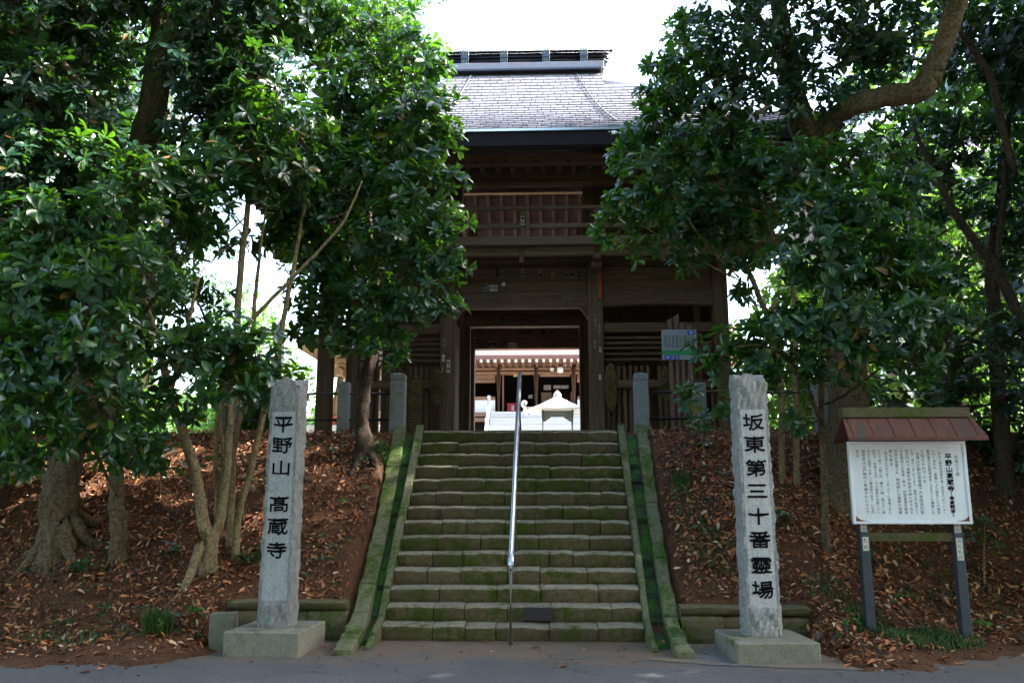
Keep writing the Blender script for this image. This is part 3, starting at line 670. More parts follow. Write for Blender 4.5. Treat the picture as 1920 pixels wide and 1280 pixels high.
# roof: profile height along the slope, t = 0 ridge, 1 eave
def zroof(t): return ZE + (ZR-ZE)*((1-t) - 0.10*math.sin(math.pi*t)*0.6)
def half(t): return 0 if t < TG-1e-6 else (t-TG)/(1-TG)
def xl(t): return XR[0] if t < TG-1e-6 else XR[0]-.75 + (XE0-XR[0]+.75)*half(t)
def xr(t): return XR[1] if t < TG-1e-6 else XR[1]+.75 + (XE1-XR[1]-.75)*half(t)
def lift(x, t):
    c = max(0, (abs(x)-3.0)/2.7); return 0.30*c**2.2*max(0, (t-.4)/.6)
root_ = gate
V, F = [], []
NT_, NX_ = 15, 24
def yslope(t, rear): return YRD + (YE1-YRD)*t if rear else YRD + (YE0-YRD)*t
for rear in (0, 1):
    o0 = len(V)
    for j in range(NT_+1):
        t = j/NT_
        for i in range(NX_+1):
            x = xl(t)+(xr(t)-xl(t))*i/NX_; V.append((x, yslope(t, rear), zroof(t)+lift(x, t)-0.03))
    for j in range(NT_):
        for i in range(NX_): a = o0+j*(NX_+1)+i; F.append((a, a+1, a+NX_+2, a+NX_+1))
for side in (0, 1):            # hips and gable triangles
    o0 = len(V); N2 = 10
    for j in range(NT_+1):
        t = TG+(1-TG)*j/NT_; x = xl(t) if side == 0 else xr(t)
        for i in range(N2+1):
            y = yslope(t, 0)+(yslope(t, 1)-yslope(t, 0))*i/N2; V.append((x, y, zroof(t)+lift(x, t)*abs(2*i/N2-1)**2-0.03))
    for j in range(NT_):
        for i in range(N2): a = o0+j*(N2+1)+i; F.append((a, a+1, a+N2+2, a+N2+1))
    x = XR[side]; o0 = len(V); V += [(x, YRD, ZR-.03), (x, yslope(TG, 0), zroof(TG)-.03), (x, yslope(TG, 1), zroof(TG)-.03)]; F.append((o0, o0+1, o0+2))
roof = pyobj('roof', V, F, 'copper_dark', gate, True)
# eave fascia all round, thick and dark
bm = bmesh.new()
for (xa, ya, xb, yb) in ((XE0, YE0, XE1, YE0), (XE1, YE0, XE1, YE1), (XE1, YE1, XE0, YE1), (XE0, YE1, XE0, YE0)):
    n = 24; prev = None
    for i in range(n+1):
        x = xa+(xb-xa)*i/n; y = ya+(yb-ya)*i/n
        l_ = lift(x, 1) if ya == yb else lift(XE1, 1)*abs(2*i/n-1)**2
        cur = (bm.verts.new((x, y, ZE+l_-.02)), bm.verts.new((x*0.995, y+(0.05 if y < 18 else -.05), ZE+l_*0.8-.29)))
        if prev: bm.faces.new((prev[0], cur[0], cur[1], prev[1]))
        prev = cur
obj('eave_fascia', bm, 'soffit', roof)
# copper tile courses of the front slope: overlapping plates, too fine to pick apart
V, F = [], []; NR = 24; PL = 0.26
def tilerow(j, rear):
    t0, t1 = j/NR, min(1.0, (j+1.25)/NR); tm = (j+.5)/NR
    xa, xb = xl(tm), xr(tm); off = (0.5*PL if j % 2 else 0.0) + 0.03*math.sin(j*2.3)
    k = math.floor((xa-off)/PL)
    while True:
        x0 = max(xa, k*PL+off+0.007); x1 = min(xb, (k+1)*PL+off-0.007); k += 1
        if x0 >= xb: break
        if x1-x0 < 0.02: continue
        dz = random.uniform(0, .006); o = len(V)
        ya, yb = yslope(t0, rear), yslope(t1, rear); za, zb = zroof(t0), zroof(t1)
        sk = random.uniform(-.004, .004)
        V.extend([(x0, ya, za+lift(x0, t0)-.012), (x1, ya, za+lift(x1, t0)-.012), (x1, yb, zb+lift(x1, t1)+.022+dz+sk), (x0, yb, zb+lift(x0, t1)+.022+dz-sk),
                  (x1, yb, zb+lift(x1, t1)-.004), (x0, yb, zb+lift(x0, t1)-.004)])
        F.extend([(o, o+1, o+2, o+3), (o+3, o+2, o+4, o+5)])
for j in range(NR): tilerow(j, 0)
ct = pyobj('copper_tiles', V, F, 'copper_tile', roof); ct['kind'] = 'stuff'
box('eave_drip', XE0+1.2, XE1-1.2, YE0-.03, YE0+.01, ZE-.03, ZE+.012, 'steel', roof)
# rear-slope rafters and boards, seen through the open upper room
for i in range(17):
    x = -2.75+i*0.335
    ts = [(1.1+3.1*q/6)/4.3 for q in range(7)]
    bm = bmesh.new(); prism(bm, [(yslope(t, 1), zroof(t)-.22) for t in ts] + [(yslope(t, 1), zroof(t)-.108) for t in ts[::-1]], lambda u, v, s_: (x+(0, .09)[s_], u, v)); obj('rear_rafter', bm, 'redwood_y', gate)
for i in range(12):
    ta, tb = (1.1+i*.262)/4.3, (1.1+(i+1)*.262-.012)/4.3
    V = [(x, yslope(t, 1), zroof(t)-d) for t in (ta, tb) for x in (-2.9, 2.8) for d in (.10, .075)]
    bm = bmesh.new(); vs = [bm.verts.new(p) for p in V]
    for q in ((0, 2, 6, 4), (1, 5, 7, 3), (0, 4, 5, 1), (2, 3, 7, 6), (0, 1, 3, 2), (4, 6, 7, 5)): bm.faces.new([vs[a] for a in q])
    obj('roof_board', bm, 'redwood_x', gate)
# ridge
rg = box('ridge_base', XR[0]-.05, XR[1]+.05, YRD-.30, YRD+.30, ZR-.14, ZR+.05, 'copper_tile', roof, 0.01)
box('ridge_skirt', XR[0]+.0, XR[1]+.0, YRD-.40, YRD+.40, ZR-.20, ZR-.145, 'ridge_metal', roof, 0.008)
box('ridge_wall', XR[0]-.06, XR[1]+.06, YRD-.17, YRD+.17, ZR+.052, ZR+.40, 'copper_dark', roof, 0.008)
for i, (dz, r_, ex) in enumerate(((.075, .05, .09), (.17, .038, .14), (.26, .045, .18), (.34, .03, .21))):
    for s_ in (-1, 1): tube('ridge_bar', [(XR[0]-ex, YRD+s_*.19, ZR+dz+.05), (XR[1]+ex, YRD+s_*.19, ZR+dz+.03)], r_, 'ridge_metal', roof, 8)
tube('ridge_cap', [(XR[0]-.28, YRD, ZR+.475), (XR[0]-.1, YRD, ZR+.455), (0, YRD, ZR+.44), (XR[1]+.1, YRD, ZR+.455), (XR[1]+.28, YRD, ZR+.475)], .055, 'ridge_metal', roof, 8)
for x in (-1.40, -0.50, 0.47, 1.34):
    bm = bmesh.new()
    for q in range(5): bx(bm, x-.085+q*.036, x-.085+q*.036+.024, YRD-.262, YRD-.235, ZR+.03, ZR+.42, .004)
    obj('ridge_clamp', bm, 'bronze', roof)
    box('clamp_band', x-.095, x+.095, YRD-.275, YRD-.263, ZR+.19, ZR+.235, 'ridge_metal', roof)
for xa, xb in ((-1.22, -1.62), (1.13, 1.72)):
    pts = [(xa+(xb-xa)*i/6, yslope(.04+.84*i/6, 0)-.02, zroof(.04+.84*i/6)+.045) for i in range(7)]
    tube('lightning_cable', pts, .016, 'bronze', roof, 6)

# ground storey: side bays with pickets and bars, passage walls, lintels
for a, b in ((0, 1), (2, 3)):
    x0, x1 = XP[a]+PW+.002, XP[b]-PW-.002
    if a == 0:                                    # the outer end of this bay is an open way through
        wbox('inner_post', -3.34, -3.18, 15.94, 16.08, 2.67, 5.23, 'z'); x0 = -3.178
    wbox('sill_beam', x0, x1, 15.93, 16.07, 2.70, 2.84, 'x'); wbox('mid_rail', x0, x1, 15.90, 16.0, 3.66, 3.81, 'x')
    n = int((x1-x0)/0.105)
    for i in range(n):
        x = x0+(x1-x0)*(i+.5)/n; 
        if i % 9 == 8: continue
        wbox('picket', x-.033, x+.033, 16.002, 16.035, 2.842, 4.09+random.uniform(-.01, .01), 'z', bev=0.006)
    for z in (4.63, 4.53, 4.43, 4.32, 4.21): wbox('bar', x0, x1, 16.0, 16.04, z-.022, z+.022, 'x', bev=0.004)
    wbox('bay_lintel', x0, x1, 15.98, 16.05, 4.74, 4.92, 'x')
    n = 8
    for i in range(n): wbox('back_board', x0+(x1-x0)*i/n+.002, x0+(x1-x0)*(i+1)/n-.002, 18.28, 18.32, 2.72, 5.9, 'z', bev=0.003)
    for i in range(n): wbox('rear_board', x0+(x1-x0)*i/n+.002, x0+(x1-x0)*(i+1)/n-.002, 20.58, 20.62, 2.72, 5.9, 'z', bev=0.003)
for xs_, xp in ((-1, XP[0]), (1, XP[3])):
    for i in range(12):
        y0 = 16.145+i*.36
        if 18.1 < y0+.2 < 18.5 or (xs_ < 0 and y0 < 18.1): continue
        wbox('side_board', xp-.02, xp+.02, y0, y0+.355, 2.72, 5.9, 'z', bev=0.003)
for xp in XP[1:3]:      # passage walls: boards in the front half, louvres in the rear half
    for i in range(5): wbox('passage_board', xp-.02, xp+.02, 16.15+i*.40, 16.15+i*.40+.395, 2.72, 5.2, 'z', bev=0.003)
    for i in range(16):
        z = 3.9+i*.085; bm = bmesh.new(); prism(bm, [(xp-.05, z), (xp+.05, z+.05), (xp+.05, z+.065), (xp-.05, z+.015)], lambda u, v, s_: (u, (18.44, 20.46)[s_], v)); obj('louvre', bm, 'wood_y', gate)
    for i in range(5): wbox('passage_board', xp-.02, xp+.02, 18.45+i*.40, 18.45+i*.40+.395, 2.72, 3.88, 'z', bev=0.003)
wbox('door_lintel', XP[1]+.135, XP[2]-.135, 18.17, 18.43, 5.32, 5.56, 'x')
wbox('door_head_board', XP[1]+.135, XP[2]-.135, 18.26, 18.34, 5.565, 6.0, 'x')
for s_, xp in ((1, XP[1]), (-1, XP[2])):
    xa = xp+s_*.135; wbox('door_jamb', min(xa, xa+s_*.09), max(xa, xa+s_*.09), 18.2, 18.4, 2.67, 5.318, 'z')
    bm = bmesh.new(); prism(bm, [(xa-s_*0.0, 4.98), (xa-s_*0.0, 5.205), (xa+s_*.16, 5.205), (xa+s_*.03, 5.02)], lambda u, v, q: (u, (15.93, 16.03)[q], v)); obj('corner_brace', bm, 'wood_z', gate)
wbox('rear_lintel', XP[1]+.135, XP[2]-.135, 20.46, 20.70, 5.23, 5.50, 'x'); wbox('rear_head_board', XP[1]+.135, XP[2]-.135, 20.44, 20.52, 5.505, 6.1, 'x')
for i in range(15): wbox('ceiling_board', XP[0], XP[3], 16.12+i*.30, 16.12+i*.30+.296, 5.92, 5.95, 'x', bev=0.003)
bm = bmesh.new(); prism(bm, [(-1.3, 5.52), (0.2, 5.80), (0.2, 5.9), (-1.3, 5.62)], lambda u, v, s_: (u, (19.2, 19.3)[s_], v)); obj('tie_strut', bm, 'wood_x', gate)
for y in (17.2, 19.4): wbox('cross_beam', XP[1], XP[2], y-.1, y+.1, 5.62, 5.84, 'x')
LABELS = [(-0.005, 15.14, 6.695, 0.07, 0.17, '橋本', 'paper'), (1.44, 15.855, 6.1, 0.08, 0.2, '中善', 'paper'), (-0.03, 15.96, 5.925, 0.06, 0.17, '小泉', 'old_paper'), (0.32, 15.96, 5.915, 0.08, 0.17, '小嶋', 'old_paper'), (0.56, 15.96, 5.86, 0.06, 0.16, '千女', 'old_paper'), (-0.79, 15.9, 5.615, 0.06, 0.17, '富沢', 'old_paper'), (-0.72, 15.9, 5.625, 0.06, 0.17, '三ツ', 'old_paper'), (-0.59, 15.9, 5.6, 0.16, 0.12, '石井', 'paper'), (-0.93, 16.05, 6.18, 0.16, 0.08, '高森', 'faded_paper'), (-0.625, 16.05, 6.18, 0.17, 0.1, '北忠', 'faded_paper'), (0.345, 16.05, 6.165, 0.19, 0.11, '小吉', 'faded_paper'), (0.515, 16.05, 6.175, 0.13, 0.09, '山', 'faded_paper'), (0.91, 16.05, 6.16, 0.18, 0.1, '栄松', 'faded_paper'), (1.12, 16.05, 6.16, 0.1, 0.08, '東', 'faded_paper'), (-0.515, 15.96, 5.935, 0.15, 0.19, '世話', 'faded_paper'), (0.82, 15.96, 5.86, 0.08, 0.16, '大', 'faded_paper'), (0.925, 15.96, 5.87, 0.07, 0.16, '清', 'faded_paper'), (1.07, 15.96, 5.87, 0.12, 0.16, '木村', 'faded_paper'), (-1.135, 15.96, 5.865, 0.07, 0.15, '村', 'faded_paper'), (-1.035, 15.96, 5.875, 0.05, 0.13, '上', 'faded_paper'), (-0.305, 15.96, 5.935, 0.07, 0.13, '久', 'faded_paper'), (-0.185, 15.96, 5.935, 0.05, 0.13, '力', 'faded_paper'), (-1.115, 15.9, 5.355, 0.07, 0.19, '井', 'faded_paper'), (-0.805, 15.9, 5.37, 0.05, 0.1, '川', 'faded_paper'), (0.815, 15.9, 5.41, 0.17, 0.06, '', 'faded_paper'), (-0.775, 15.9, 5.465, 0.15, 0.07, '', 'faded_paper'), (-0.395, 15.9, 5.675, 0.07, 0.07, '', 'paper'), (-1.535, 15.86, 4.235, 0.05, 0.13, '水', 'paper'), (-1.435, 15.86, 4.08, 0.07, 0.24, '巡拝', 'paper'), (-1.515, 15.86, 4.525, 0.05, 0.13, '井', 'old_paper'), (-1.55, 15.86, 4.01, 0.04, 0.1, '', 'old_paper'), (1.44, 15.86, 4.375, 0.04, 0.09, '中', 'paper'), (1.425, 15.86, 3.85, 0.04, 0.1, '', 'paper'), (1.365, 15.86, 4.945, 0.05, 0.21, '大川', 'old_paper'), (1.43, 15.86, 4.78, 0.04, 0.14, '木', 'old_paper'), (1.34, 15.86, 4.48, 0.04, 0.16, '林', 'old_paper'), (1.355, 15.86, 5.73, 0.05, 0.14, '上', 'faded_paper'), (1.41, 15.86, 5.235, 0.06, 0.11, '', 'faded_paper'), (-0.89, 20.44, 5.34, 0.22, 0.16, '奉納', 'old_paper'), (-0.395, 20.44, 5.31, 0.19, 0.12, '小山', 'paper'), (-0.595, 20.44, 5.34, 0.13, 0.14, '大', 'faded_paper'), (-1.325, 20.44, 5.345, 0.07, 0.11, '', 'faded_paper'), (0.255, 20.44, 5.265, 0.11, 0.07, '', 'red_lead'), (-0.195, 20.42, 5.62, 0.13, 0.12, '白', 'faded_paper'), (-0.015, 20.42, 5.62, 0.21, 0.12, '安部', 'faded_paper'), (0.35, 20.42, 5.62, 0.16, 0.12, '関', 'faded_paper'), (0.56, 20.42, 5.605, 0.16, 0.13, '中', 'faded_paper'), (-0.06, 18.15, 5.455, 0.16, 0.11, '大村', 'faded_paper'), (-0.55, 18.15, 5.475, 0.16, 0.11, '石', 'faded_paper'), (0.145, 18.15, 5.455, 0.09, 0.11, '北', 'faded_paper'), (0.67, 18.15, 5.49, 0.1, 0.14, '上', 'faded_paper'), (-1.15, 15.07, 7.82, 0.14, 0.06, '小沢', 'faded_paper'), (-0.895, 15.07, 7.815, 0.13, 0.05, '石', 'faded_paper'), (-0.55, 15.07, 7.82, 0.14, 0.06, '山', 'faded_paper'), (-0.315, 15.07, 7.835, 0.13, 0.05, '森', 'faded_paper'), (0.26, 15.07, 7.825, 0.14, 0.05, '金子', 'faded_paper'), (0.85, 15.07, 7.815, 0.12, 0.05, '高', 'faded_paper'), (1.71, 16.02, 4.85, 0.14, 0.1, '安', 'faded_paper'), (1.91, 16.02, 4.84, 0.1, 0.1, '中', 'faded_paper'), (2.165, 16.02, 4.825, 0.13, 0.09, '小', 'faded_paper'), (2.47, 16.02, 4.835, 0.14, 0.09, '加', 'faded_paper'), (2.76, 15.96, 5.765, 0.06, 0.13, '平', 'faded_paper')]
for x, y, z, w, h, tx, tone in LABELS:
    bm = bmesh.new(); bx(bm, x-w/2, x+w/2, y-.004, y, z-h/2, z+h/2); o = obj('paper_label', bm, tone, gate)
    if tx:
        GV, GF = [], []; n = len(tx); vert = h >= w
        for i, ch in enumerate(tx):
            s_ = min(w*0.95, h/n*0.95) if vert else min(h*.95, w/n*.95)
            du, dv = (0, h/2-(i+.5)*h/n) if vert else (-w/2+(n-1-i+.5)*w/n, 0)
            put_glyph(GV, GF, ch, lambda u, v, k: (x+du+u, y-.006-k*.0003, z+dv+v), s_, 1, 1, s_*.03, 1)
        pyobj('print', GV, GF, 'ink', o)
box('copper_drain', 1.415, 1.485, 15.80, 15.855, 5.35, 5.86, 'red_lead', gate, 0.004)

# ============================================================ BIG STRAW SANDALS hung on the gate
def sandal(label, cx, cy, zc, w, h, point):
    root = empty('straw_sandal', (cx, cy, zc-h/2), label, 'straw sandal', None)
    n = 46; V = []; F = []; m = 14
    for j in range(n+1):
        t = j/n; z = zc-h/2+h*t; e = max(0.02, 1-abs(2*t-1)**(3.4 if not point else 2.2))
        r = w/2*e**0.5*(0.86+0.14*math.sin(t*2.6+.3)); r *= 1+0.05*(1 if j % 2 else -1)
        for k in range(m):
            a = 2*math.pi*k/m; V.append((cx+r*math.cos(a), cy+0.045*math.sin(a)*(1+0.25*(1 if j % 2 else -1))*e**.4, z))
    for j in range(n):
        for k in range(m): F.append((j*m+k, j*m+(k+1) % m, (j+1)*m+(k+1) % m, (j+1)*m+k))
    F.append(tuple(range(m-1, -1, -1))); F.append(tuple(n*m+k for k in range(m)))
    pyobj('sole', V, F, 'straw', root)
    T = Tubes()
    for s_ in (-1, 1): T.add([(cx+s_*w*.42, cy-.055, zc-h*.12), (cx+s_*w*.30, cy-.085, zc-h*.02), (cx, cy-.09, zc+h*.14)], .011, 6)
    T.build('strap', 'straw', root)
    T = Tubes()
    for s_ in (-1, 1): T.add(spline([(cx+s_*w*.45, cy-.02, zc-h*.25), (cx+s_*w*.55, cy-.05, zc-h*.42), (cx+s_*.03, cy-.06, zc-h*.62), (cx+s_*.05, cy-.04, zc-h*.85)]), .007, 5)
    T.build('cord', 'straw', root)
sandal('long woven straw sandal leaning on the gate pickets by the capped granite post', -2.03, 15.74, 3.32, .25, 1.12, False)
sandal('pointed straw sandal hung beside the gate post with white paper slips', -1.64, 15.83, 3.68, .25, .72, True)
sandal('pointed straw sandal hung behind the gate post beside the direction post side', 1.62, 15.83, 3.66, .25, .92, True)
sandal('small straw sandal hung on the pickets behind the brown direction post', 2.65, 15.80, 3.69, .24, .66, True)

# ============================================================ DIRECTION POST
dp = empty('direction_post', (2.68, 14.3, 2.62), 'brown fluted direction post carrying an acrylic plate with arrows', 'signpost')
for i, (x, zt, zz) in enumerate(((2.535, 4.567, .026), (2.635, 4.623, .026), (2.735, 4.488, -.012), (2.835, 4.462, -.012))):
    bm = bmesh.new(); ring = []
    for k in range(12):
        a = 2*math.pi*k/12; ring.append((x+.048*math.cos(a), 14.32+.048*math.sin(a)))
    lo = [bm.verts.new((p[0], p[1], 2.6)) for p in ring]; hi = [bm.verts.new((p[0], p[1], zt+zz*(p[0]-x)/.048+.06)) for p in ring]
    bm.faces.new(lo[::-1]); bm.faces.new(hi)
    for k in range(12): bm.faces.new((lo[k], lo[(k+1) % 12], hi[(k+1) % 12], hi[k]))
    obj('pipe', bm, 'brown_paint', dp)
pl = box('plate', 2.372, 2.962, 14.235, 14.25, 3.905, 4.425, 'acrylic', dp, 0.003)
def flat(name, x0, x1, z0, z1, mat, par, y=14.232): return pyobj(name, [(x0, y, z0), (x1, y, z0), (x1, y, z1), (x0, y, z1)], [(0, 1, 2, 3)], mat, par)
flat('green_band', 2.378, 2.956, 3.99, 4.065, 'green_sign', pl)
def arrow(x, z, s_, par, ang):
    pts = [(-.8, -.1), (.15, -.1), (-.15, -.42), (.12, -.5), (.7, 0), (.12, .5), (-.15, .42), (.15, .1), (-.8, .1)]
    c, d = math.cos(ang), math.sin(ang)
    pyobj('arrow', [(x+s_*(c*a-d*b), 14.2285, z+s_*(d*a+c*b)) for a, b in pts], [tuple(range(9))], 'white_paint', par)
for x0, x1, z0, z1, ang in ((2.81, 2.93, 4.335, 4.405, 0), (2.41, 2.53, 3.915, 3.982, math.pi), (2.575, 2.66, 3.915, 3.982, math.pi/2)):
    flat('blue_panel', x0, x1, z0, z1, 'blue_sign', pl, 14.2305); arrow((x0+x1)/2, (z0+z1)/2, .042 if ang != math.pi/2 else .03, pl, ang)
GV, GF = [], []
for c_, s_ in enumerate(('本堂納経所', '境内案内図', '鐘楼堂参道', '仁王門順路', '観音堂受付', '駐車場方面', '弘法大師堂', '地蔵尊参拝')):
    for i, ch in enumerate(s_[:4]): put_glyph(GV, GF, ch, lambda u, v, k: (2.435+(7-c_)*.065+u, 14.2315, 4.30-i*.052+v), .046, 1, 1, 0, 1)
pyobj('plate_text', GV, GF, 'ink', pl)

# ============================================================ MAIN HALL beyond the gate
hall = empty('temple_hall', (0, 40, 2.9), 'raised timber temple hall with copper roof seen through the gateway', 'temple hall')
def hb(name, x0, x1, y0, y1, z0, z1, ax='x', mat=None, par=None, bev=0.01): return box(name, x0, x1, y0, y1, z0, z1, mat or 'hallwood_'+ax, par or hall, bev)
HX = [-1.81+1.78*i for i in range(-4, 7)]
for x in HX: tube('column', [(x, 40.0, 2.9), (x, 40.0, 8.3)], .17, 'hallwood_z', hall, 12)
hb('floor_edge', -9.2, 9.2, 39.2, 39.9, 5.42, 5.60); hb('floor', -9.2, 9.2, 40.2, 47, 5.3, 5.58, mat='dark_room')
for z0, z1, y0 in ((7.46, 7.60, 39.88), (7.66, 7.80, 39.90), (7.86, 7.99, 39.92), (8.02, 8.24, 39.95)): hb('head_beam', -9.1, 9.1, y0, 40.12, z0, z1)
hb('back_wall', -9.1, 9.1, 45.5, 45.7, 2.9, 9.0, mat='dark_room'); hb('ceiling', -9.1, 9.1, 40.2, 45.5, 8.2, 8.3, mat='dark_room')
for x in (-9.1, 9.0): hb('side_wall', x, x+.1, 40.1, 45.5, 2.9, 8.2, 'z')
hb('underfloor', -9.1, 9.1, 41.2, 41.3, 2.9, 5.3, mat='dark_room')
for a, b in zip(HX, HX[1:]):
    if -1.9 < a < -1.7 or -0.1 < a < 1.0: continue
    hb('plaster_panel', a+.16, b-.16, 39.98, 40.03, 5.61, 6.26, mat='plaster'); hb('sill_rail', a+.16, b-.16, 39.93, 40.06, 6.265, 6.42)
    hb('transom_rail', a+.16, b-.16, 39.94, 40.06, 7.08, 7.24); hb('transom_board', a+.16, b-.16, 39.99, 40.03, 7.245, 7.455)
for x in (-3.0, 4.4): hb('beam_under_floor', x-2.4, x+2.2 if x > 0 else -2.15, 39.3, 39.45, 5.18, 5.36)
hb('door_jamb', -1.64, -1.56, 40.0, 40.12, 5.6, 7.455, 'z'); hb('door_head', -.03+.17, 1.75-.17, 39.95, 40.05, 7.36, 7.455)
# eave: rafters with white painted ends, fascia and copper roof
x = -9.2
while x < 9.3:
    r_ = hb('eave_rafter', x-.055, x+.055, 38.30, 40.4, 7.80, 7.92, 'y', bev=0.006)
    bm = bmesh.new(); bx(bm, x-.062, x+.062, 38.285, 38.30, 7.793, 7.927); obj('white_end', bm, 'white_paint', r_); x += .318
hb('eave_soffit', -9.4, 9.4, 38.35, 40.5, 7.925, 7.96, mat='hallwood_x')
hb('eave_fascia', -9.6, 9.6, 38.15, 38.30, 7.935, 8.09, mat='hall_fascia')
V = []; F = []
pr = [(38.05, 8.08), (39.5, 8.75), (41.5, 9.95), (44.0, 11.9), (46.5, 14.6), (49, 11.9), (53, 9.2)]
for i, (y, z) in enumerate(pr):
    hw = 9.9 if i < 3 else (9.9-(i-2)*1.6 if i < 5 else 7)
    V += [(-hw, y, z), (hw, y, z), (-hw, y, z-.18), (hw, y, z-.18)]
for i in range(len(pr)-1):
    a, b = i*4, i*4+4; F += [(a, a+1, b+1, b), (a+2, b+2, b+3, a+3), (a, b, b+2, a+2), (a+1, a+3, b+3, b+1)]
F.append((0, 2, 3, 1)); hr_ = pyobj('roof', V, F, 'hall_roof', hall)
hb('ridge', -5.6, 5.6, 46.2, 46.8, 14.5, 15.2, mat='copper_dark', par=hr_)
# doorway furnishings
hb('name_plate', -1.10, -.72, 39.84, 39.87, 7.34, 7.52, mat='paleoak_x', bev=0.004)
bm = bmesh.new(); lathe(bm, [(.02, 7.50), (.12, 7.52), (.155, 7.62), (.15, 7.70), (.12, 7.76), (.05, 7.80)], 1.11, 39.74, 14); obj('globe_lamp', bm, 'white_paint', hall, True)
for x, z in ((.72, 7.60), (1.32, 7.82), (.05, 8.0)): hb('paper_slip', x-.07, x+.09, 39.83, 39.84, z, z+.15, mat='paper', bev=0)
for x0, x1, z0, z1 in ((.33, .68, 6.85, 7.10), (.80, 1.15, 6.92, 7.08), (1.17, 1.53, 6.92, 7.08), (.30, .78, 6.22, 6.37), (-.42, -.22, 6.45, 6.62)): hb('notice', x0, x1, 41.0, 41.02, z0, z1, mat='old_paper', bev=0)
for x0, x1 in ((.20, .70), (1.62, 1.75)): hb('inner_panel', x0, x1, 41.05, 41.1, 5.6, 6.75, 'z')
for i in range(9): bm = bmesh.new(); lathe(bm, [(.01, 6.42), (.05, 6.46), (.06, 6.52), (.03, 6.60)], .88+i*.075, 43.0+.1*(i % 2), 8); obj('altar_lamp', bm, 'lamp_glow', hall)
rb = empty('red_donation_box', (-1.22, 40.6, 5.6), 'bright red box standing in the hall doorway', 'box')
box('body', -1.42, -1.04, 40.5, 40.8, 5.60, 6.10, 'red_paint', rb, 0.01); box('lid', -1.45, -1.01, 40.47, 40.83, 6.103, 6.16, 'red_paint', rb, 0.008); box('white_notice', -1.22, -1.10, 40.488, 40.496, 5.82, 6.05, 'paper', rb)
# hall steps and their rails
hs = empty('hall_steps', (0, 37, 2.9), 'pale sunlit steps rising to the temple hall doorway', 'stairs')
for i in range(15): box('step', -2.12, 2.9, 35.6+i*.24, 39.18, 2.9+i*.18-.0, 2.9+(i+1)*.18, 'pale_stone', hs, 0.012) if i == 14 else box('step', -2.12, 2.9, 35.6+i*.24, 35.6+(i+1)*.24+.02, 2.7, 2.9+(i+1)*.18, 'pale_stone', hs, 0.012)
for x in (-2.2,):
    for i in range(5): box('rail_post', x-.06, x+.06, 35.7+i*.8, 35.82+i*.8, 2.9+i*.6, 3.95+i*.6, 'white_paint', hs, 0.02)
    tube('rail', [(x, 35.75, 3.8), (x, 39.0, 6.25)], .05, 'white_paint', hs, 8)

# ============================================================ INCENSE BURNER
ib = empty('incense_burner', (.78, 27, 2.65), 'bronze incense burner under a curled pavilion roof in the sunlit courtyard', 'incense burner')
bm = bmesh.new(); rings = []
for r_, z in ((1.02, 4.36), (.98, 4.33), (.72, 4.44), (.46, 4.58), (.26, 4.70), (.16, 4.76), (.14, 4.80)):
    rings.append([bm.verts.new((.78+a*r_, 27+b*r_, z+(0.05 if r_ > .9 and a*b != 0 else 0))) for a, b in ((-1,-1),(0,-1),(1,-1),(1,0),(1,1),(0,1),(-1,1),(-1,0))])
for a, b in zip(rings, rings[1:]):
    for k in range(8): bm.faces.new((a[k], a[(k+1) % 8], b[(k+1) % 8], b[k]))
bm.faces.new(rings[0][::-1]); bm.faces.new(rings[-1]); rf = obj('roof', bm, 'sunlit_bronze', ib)
for sx in (-1, 1):
    for sy in (-1, 1):
        pts = [(.78+sx*.92, 27+sy*.92, 4.37), (.78+sx*1.04, 27+sy*1.04, 4.39), (.78+sx*1.10, 27+sy*1.10, 4.47), (.78+sx*1.06, 27+sy*1.06, 4.56), (.78+sx*.98, 27+sy*.98, 4.55), (.78+sx*.99, 27+sy*.99, 4.48)]
        tube('curl', spline(pts, 3), .035, 'sunlit_bronze', rf, 6)
        tube('leg', [(.78+sx*.46, 27+sy*.46, 3.2), (.78+sx*.47, 27+sy*.47, 4.36)], .035, 'bronze', ib, 8)
        box('foot', .78+sx*.5-.1, .78+sx*.5+.1, 27+sy*.5-.1, 27+sy*.5+.1, 2.62, 3.2, 'pale_stone', ib, .01)
bm = bmesh.new(); lathe(bm, [(.04, 4.79), (.12, 4.83), (.13, 4.90), (.08, 4.97), (.02, 5.03)], .78, 27, 12); obj('finial', bm, 'sunlit_bronze', rf, True)
for sy in (-1, 1):
    pl2 = [(-.48, 4.34), (.48, 4.34), (.48, 4.10), (.40, 4.08), (.33, 4.14), (.26, 4.17), (.2, 4.24), (-.2, 4.24), (-.26, 4.17), (-.33, 4.14), (-.40, 4.08), (-.48, 4.10)]
    bm = bmesh.new(); prism(bm, pl2, lambda u, v, s_: (.78+u, 27+sy*.46+(-.02, .02)[s_], v)); obj('carved_apron', bm, 'bronze', ib)
bm = bmesh.new(); lathe(bm, [(.25, 2.66), (.22, 2.9), (.38, 3.2), (.46, 3.5), (.48, 3.58), (.44, 3.6)], .78, 27, 18); obj('bowl', bm, 'bronze', ib, True)

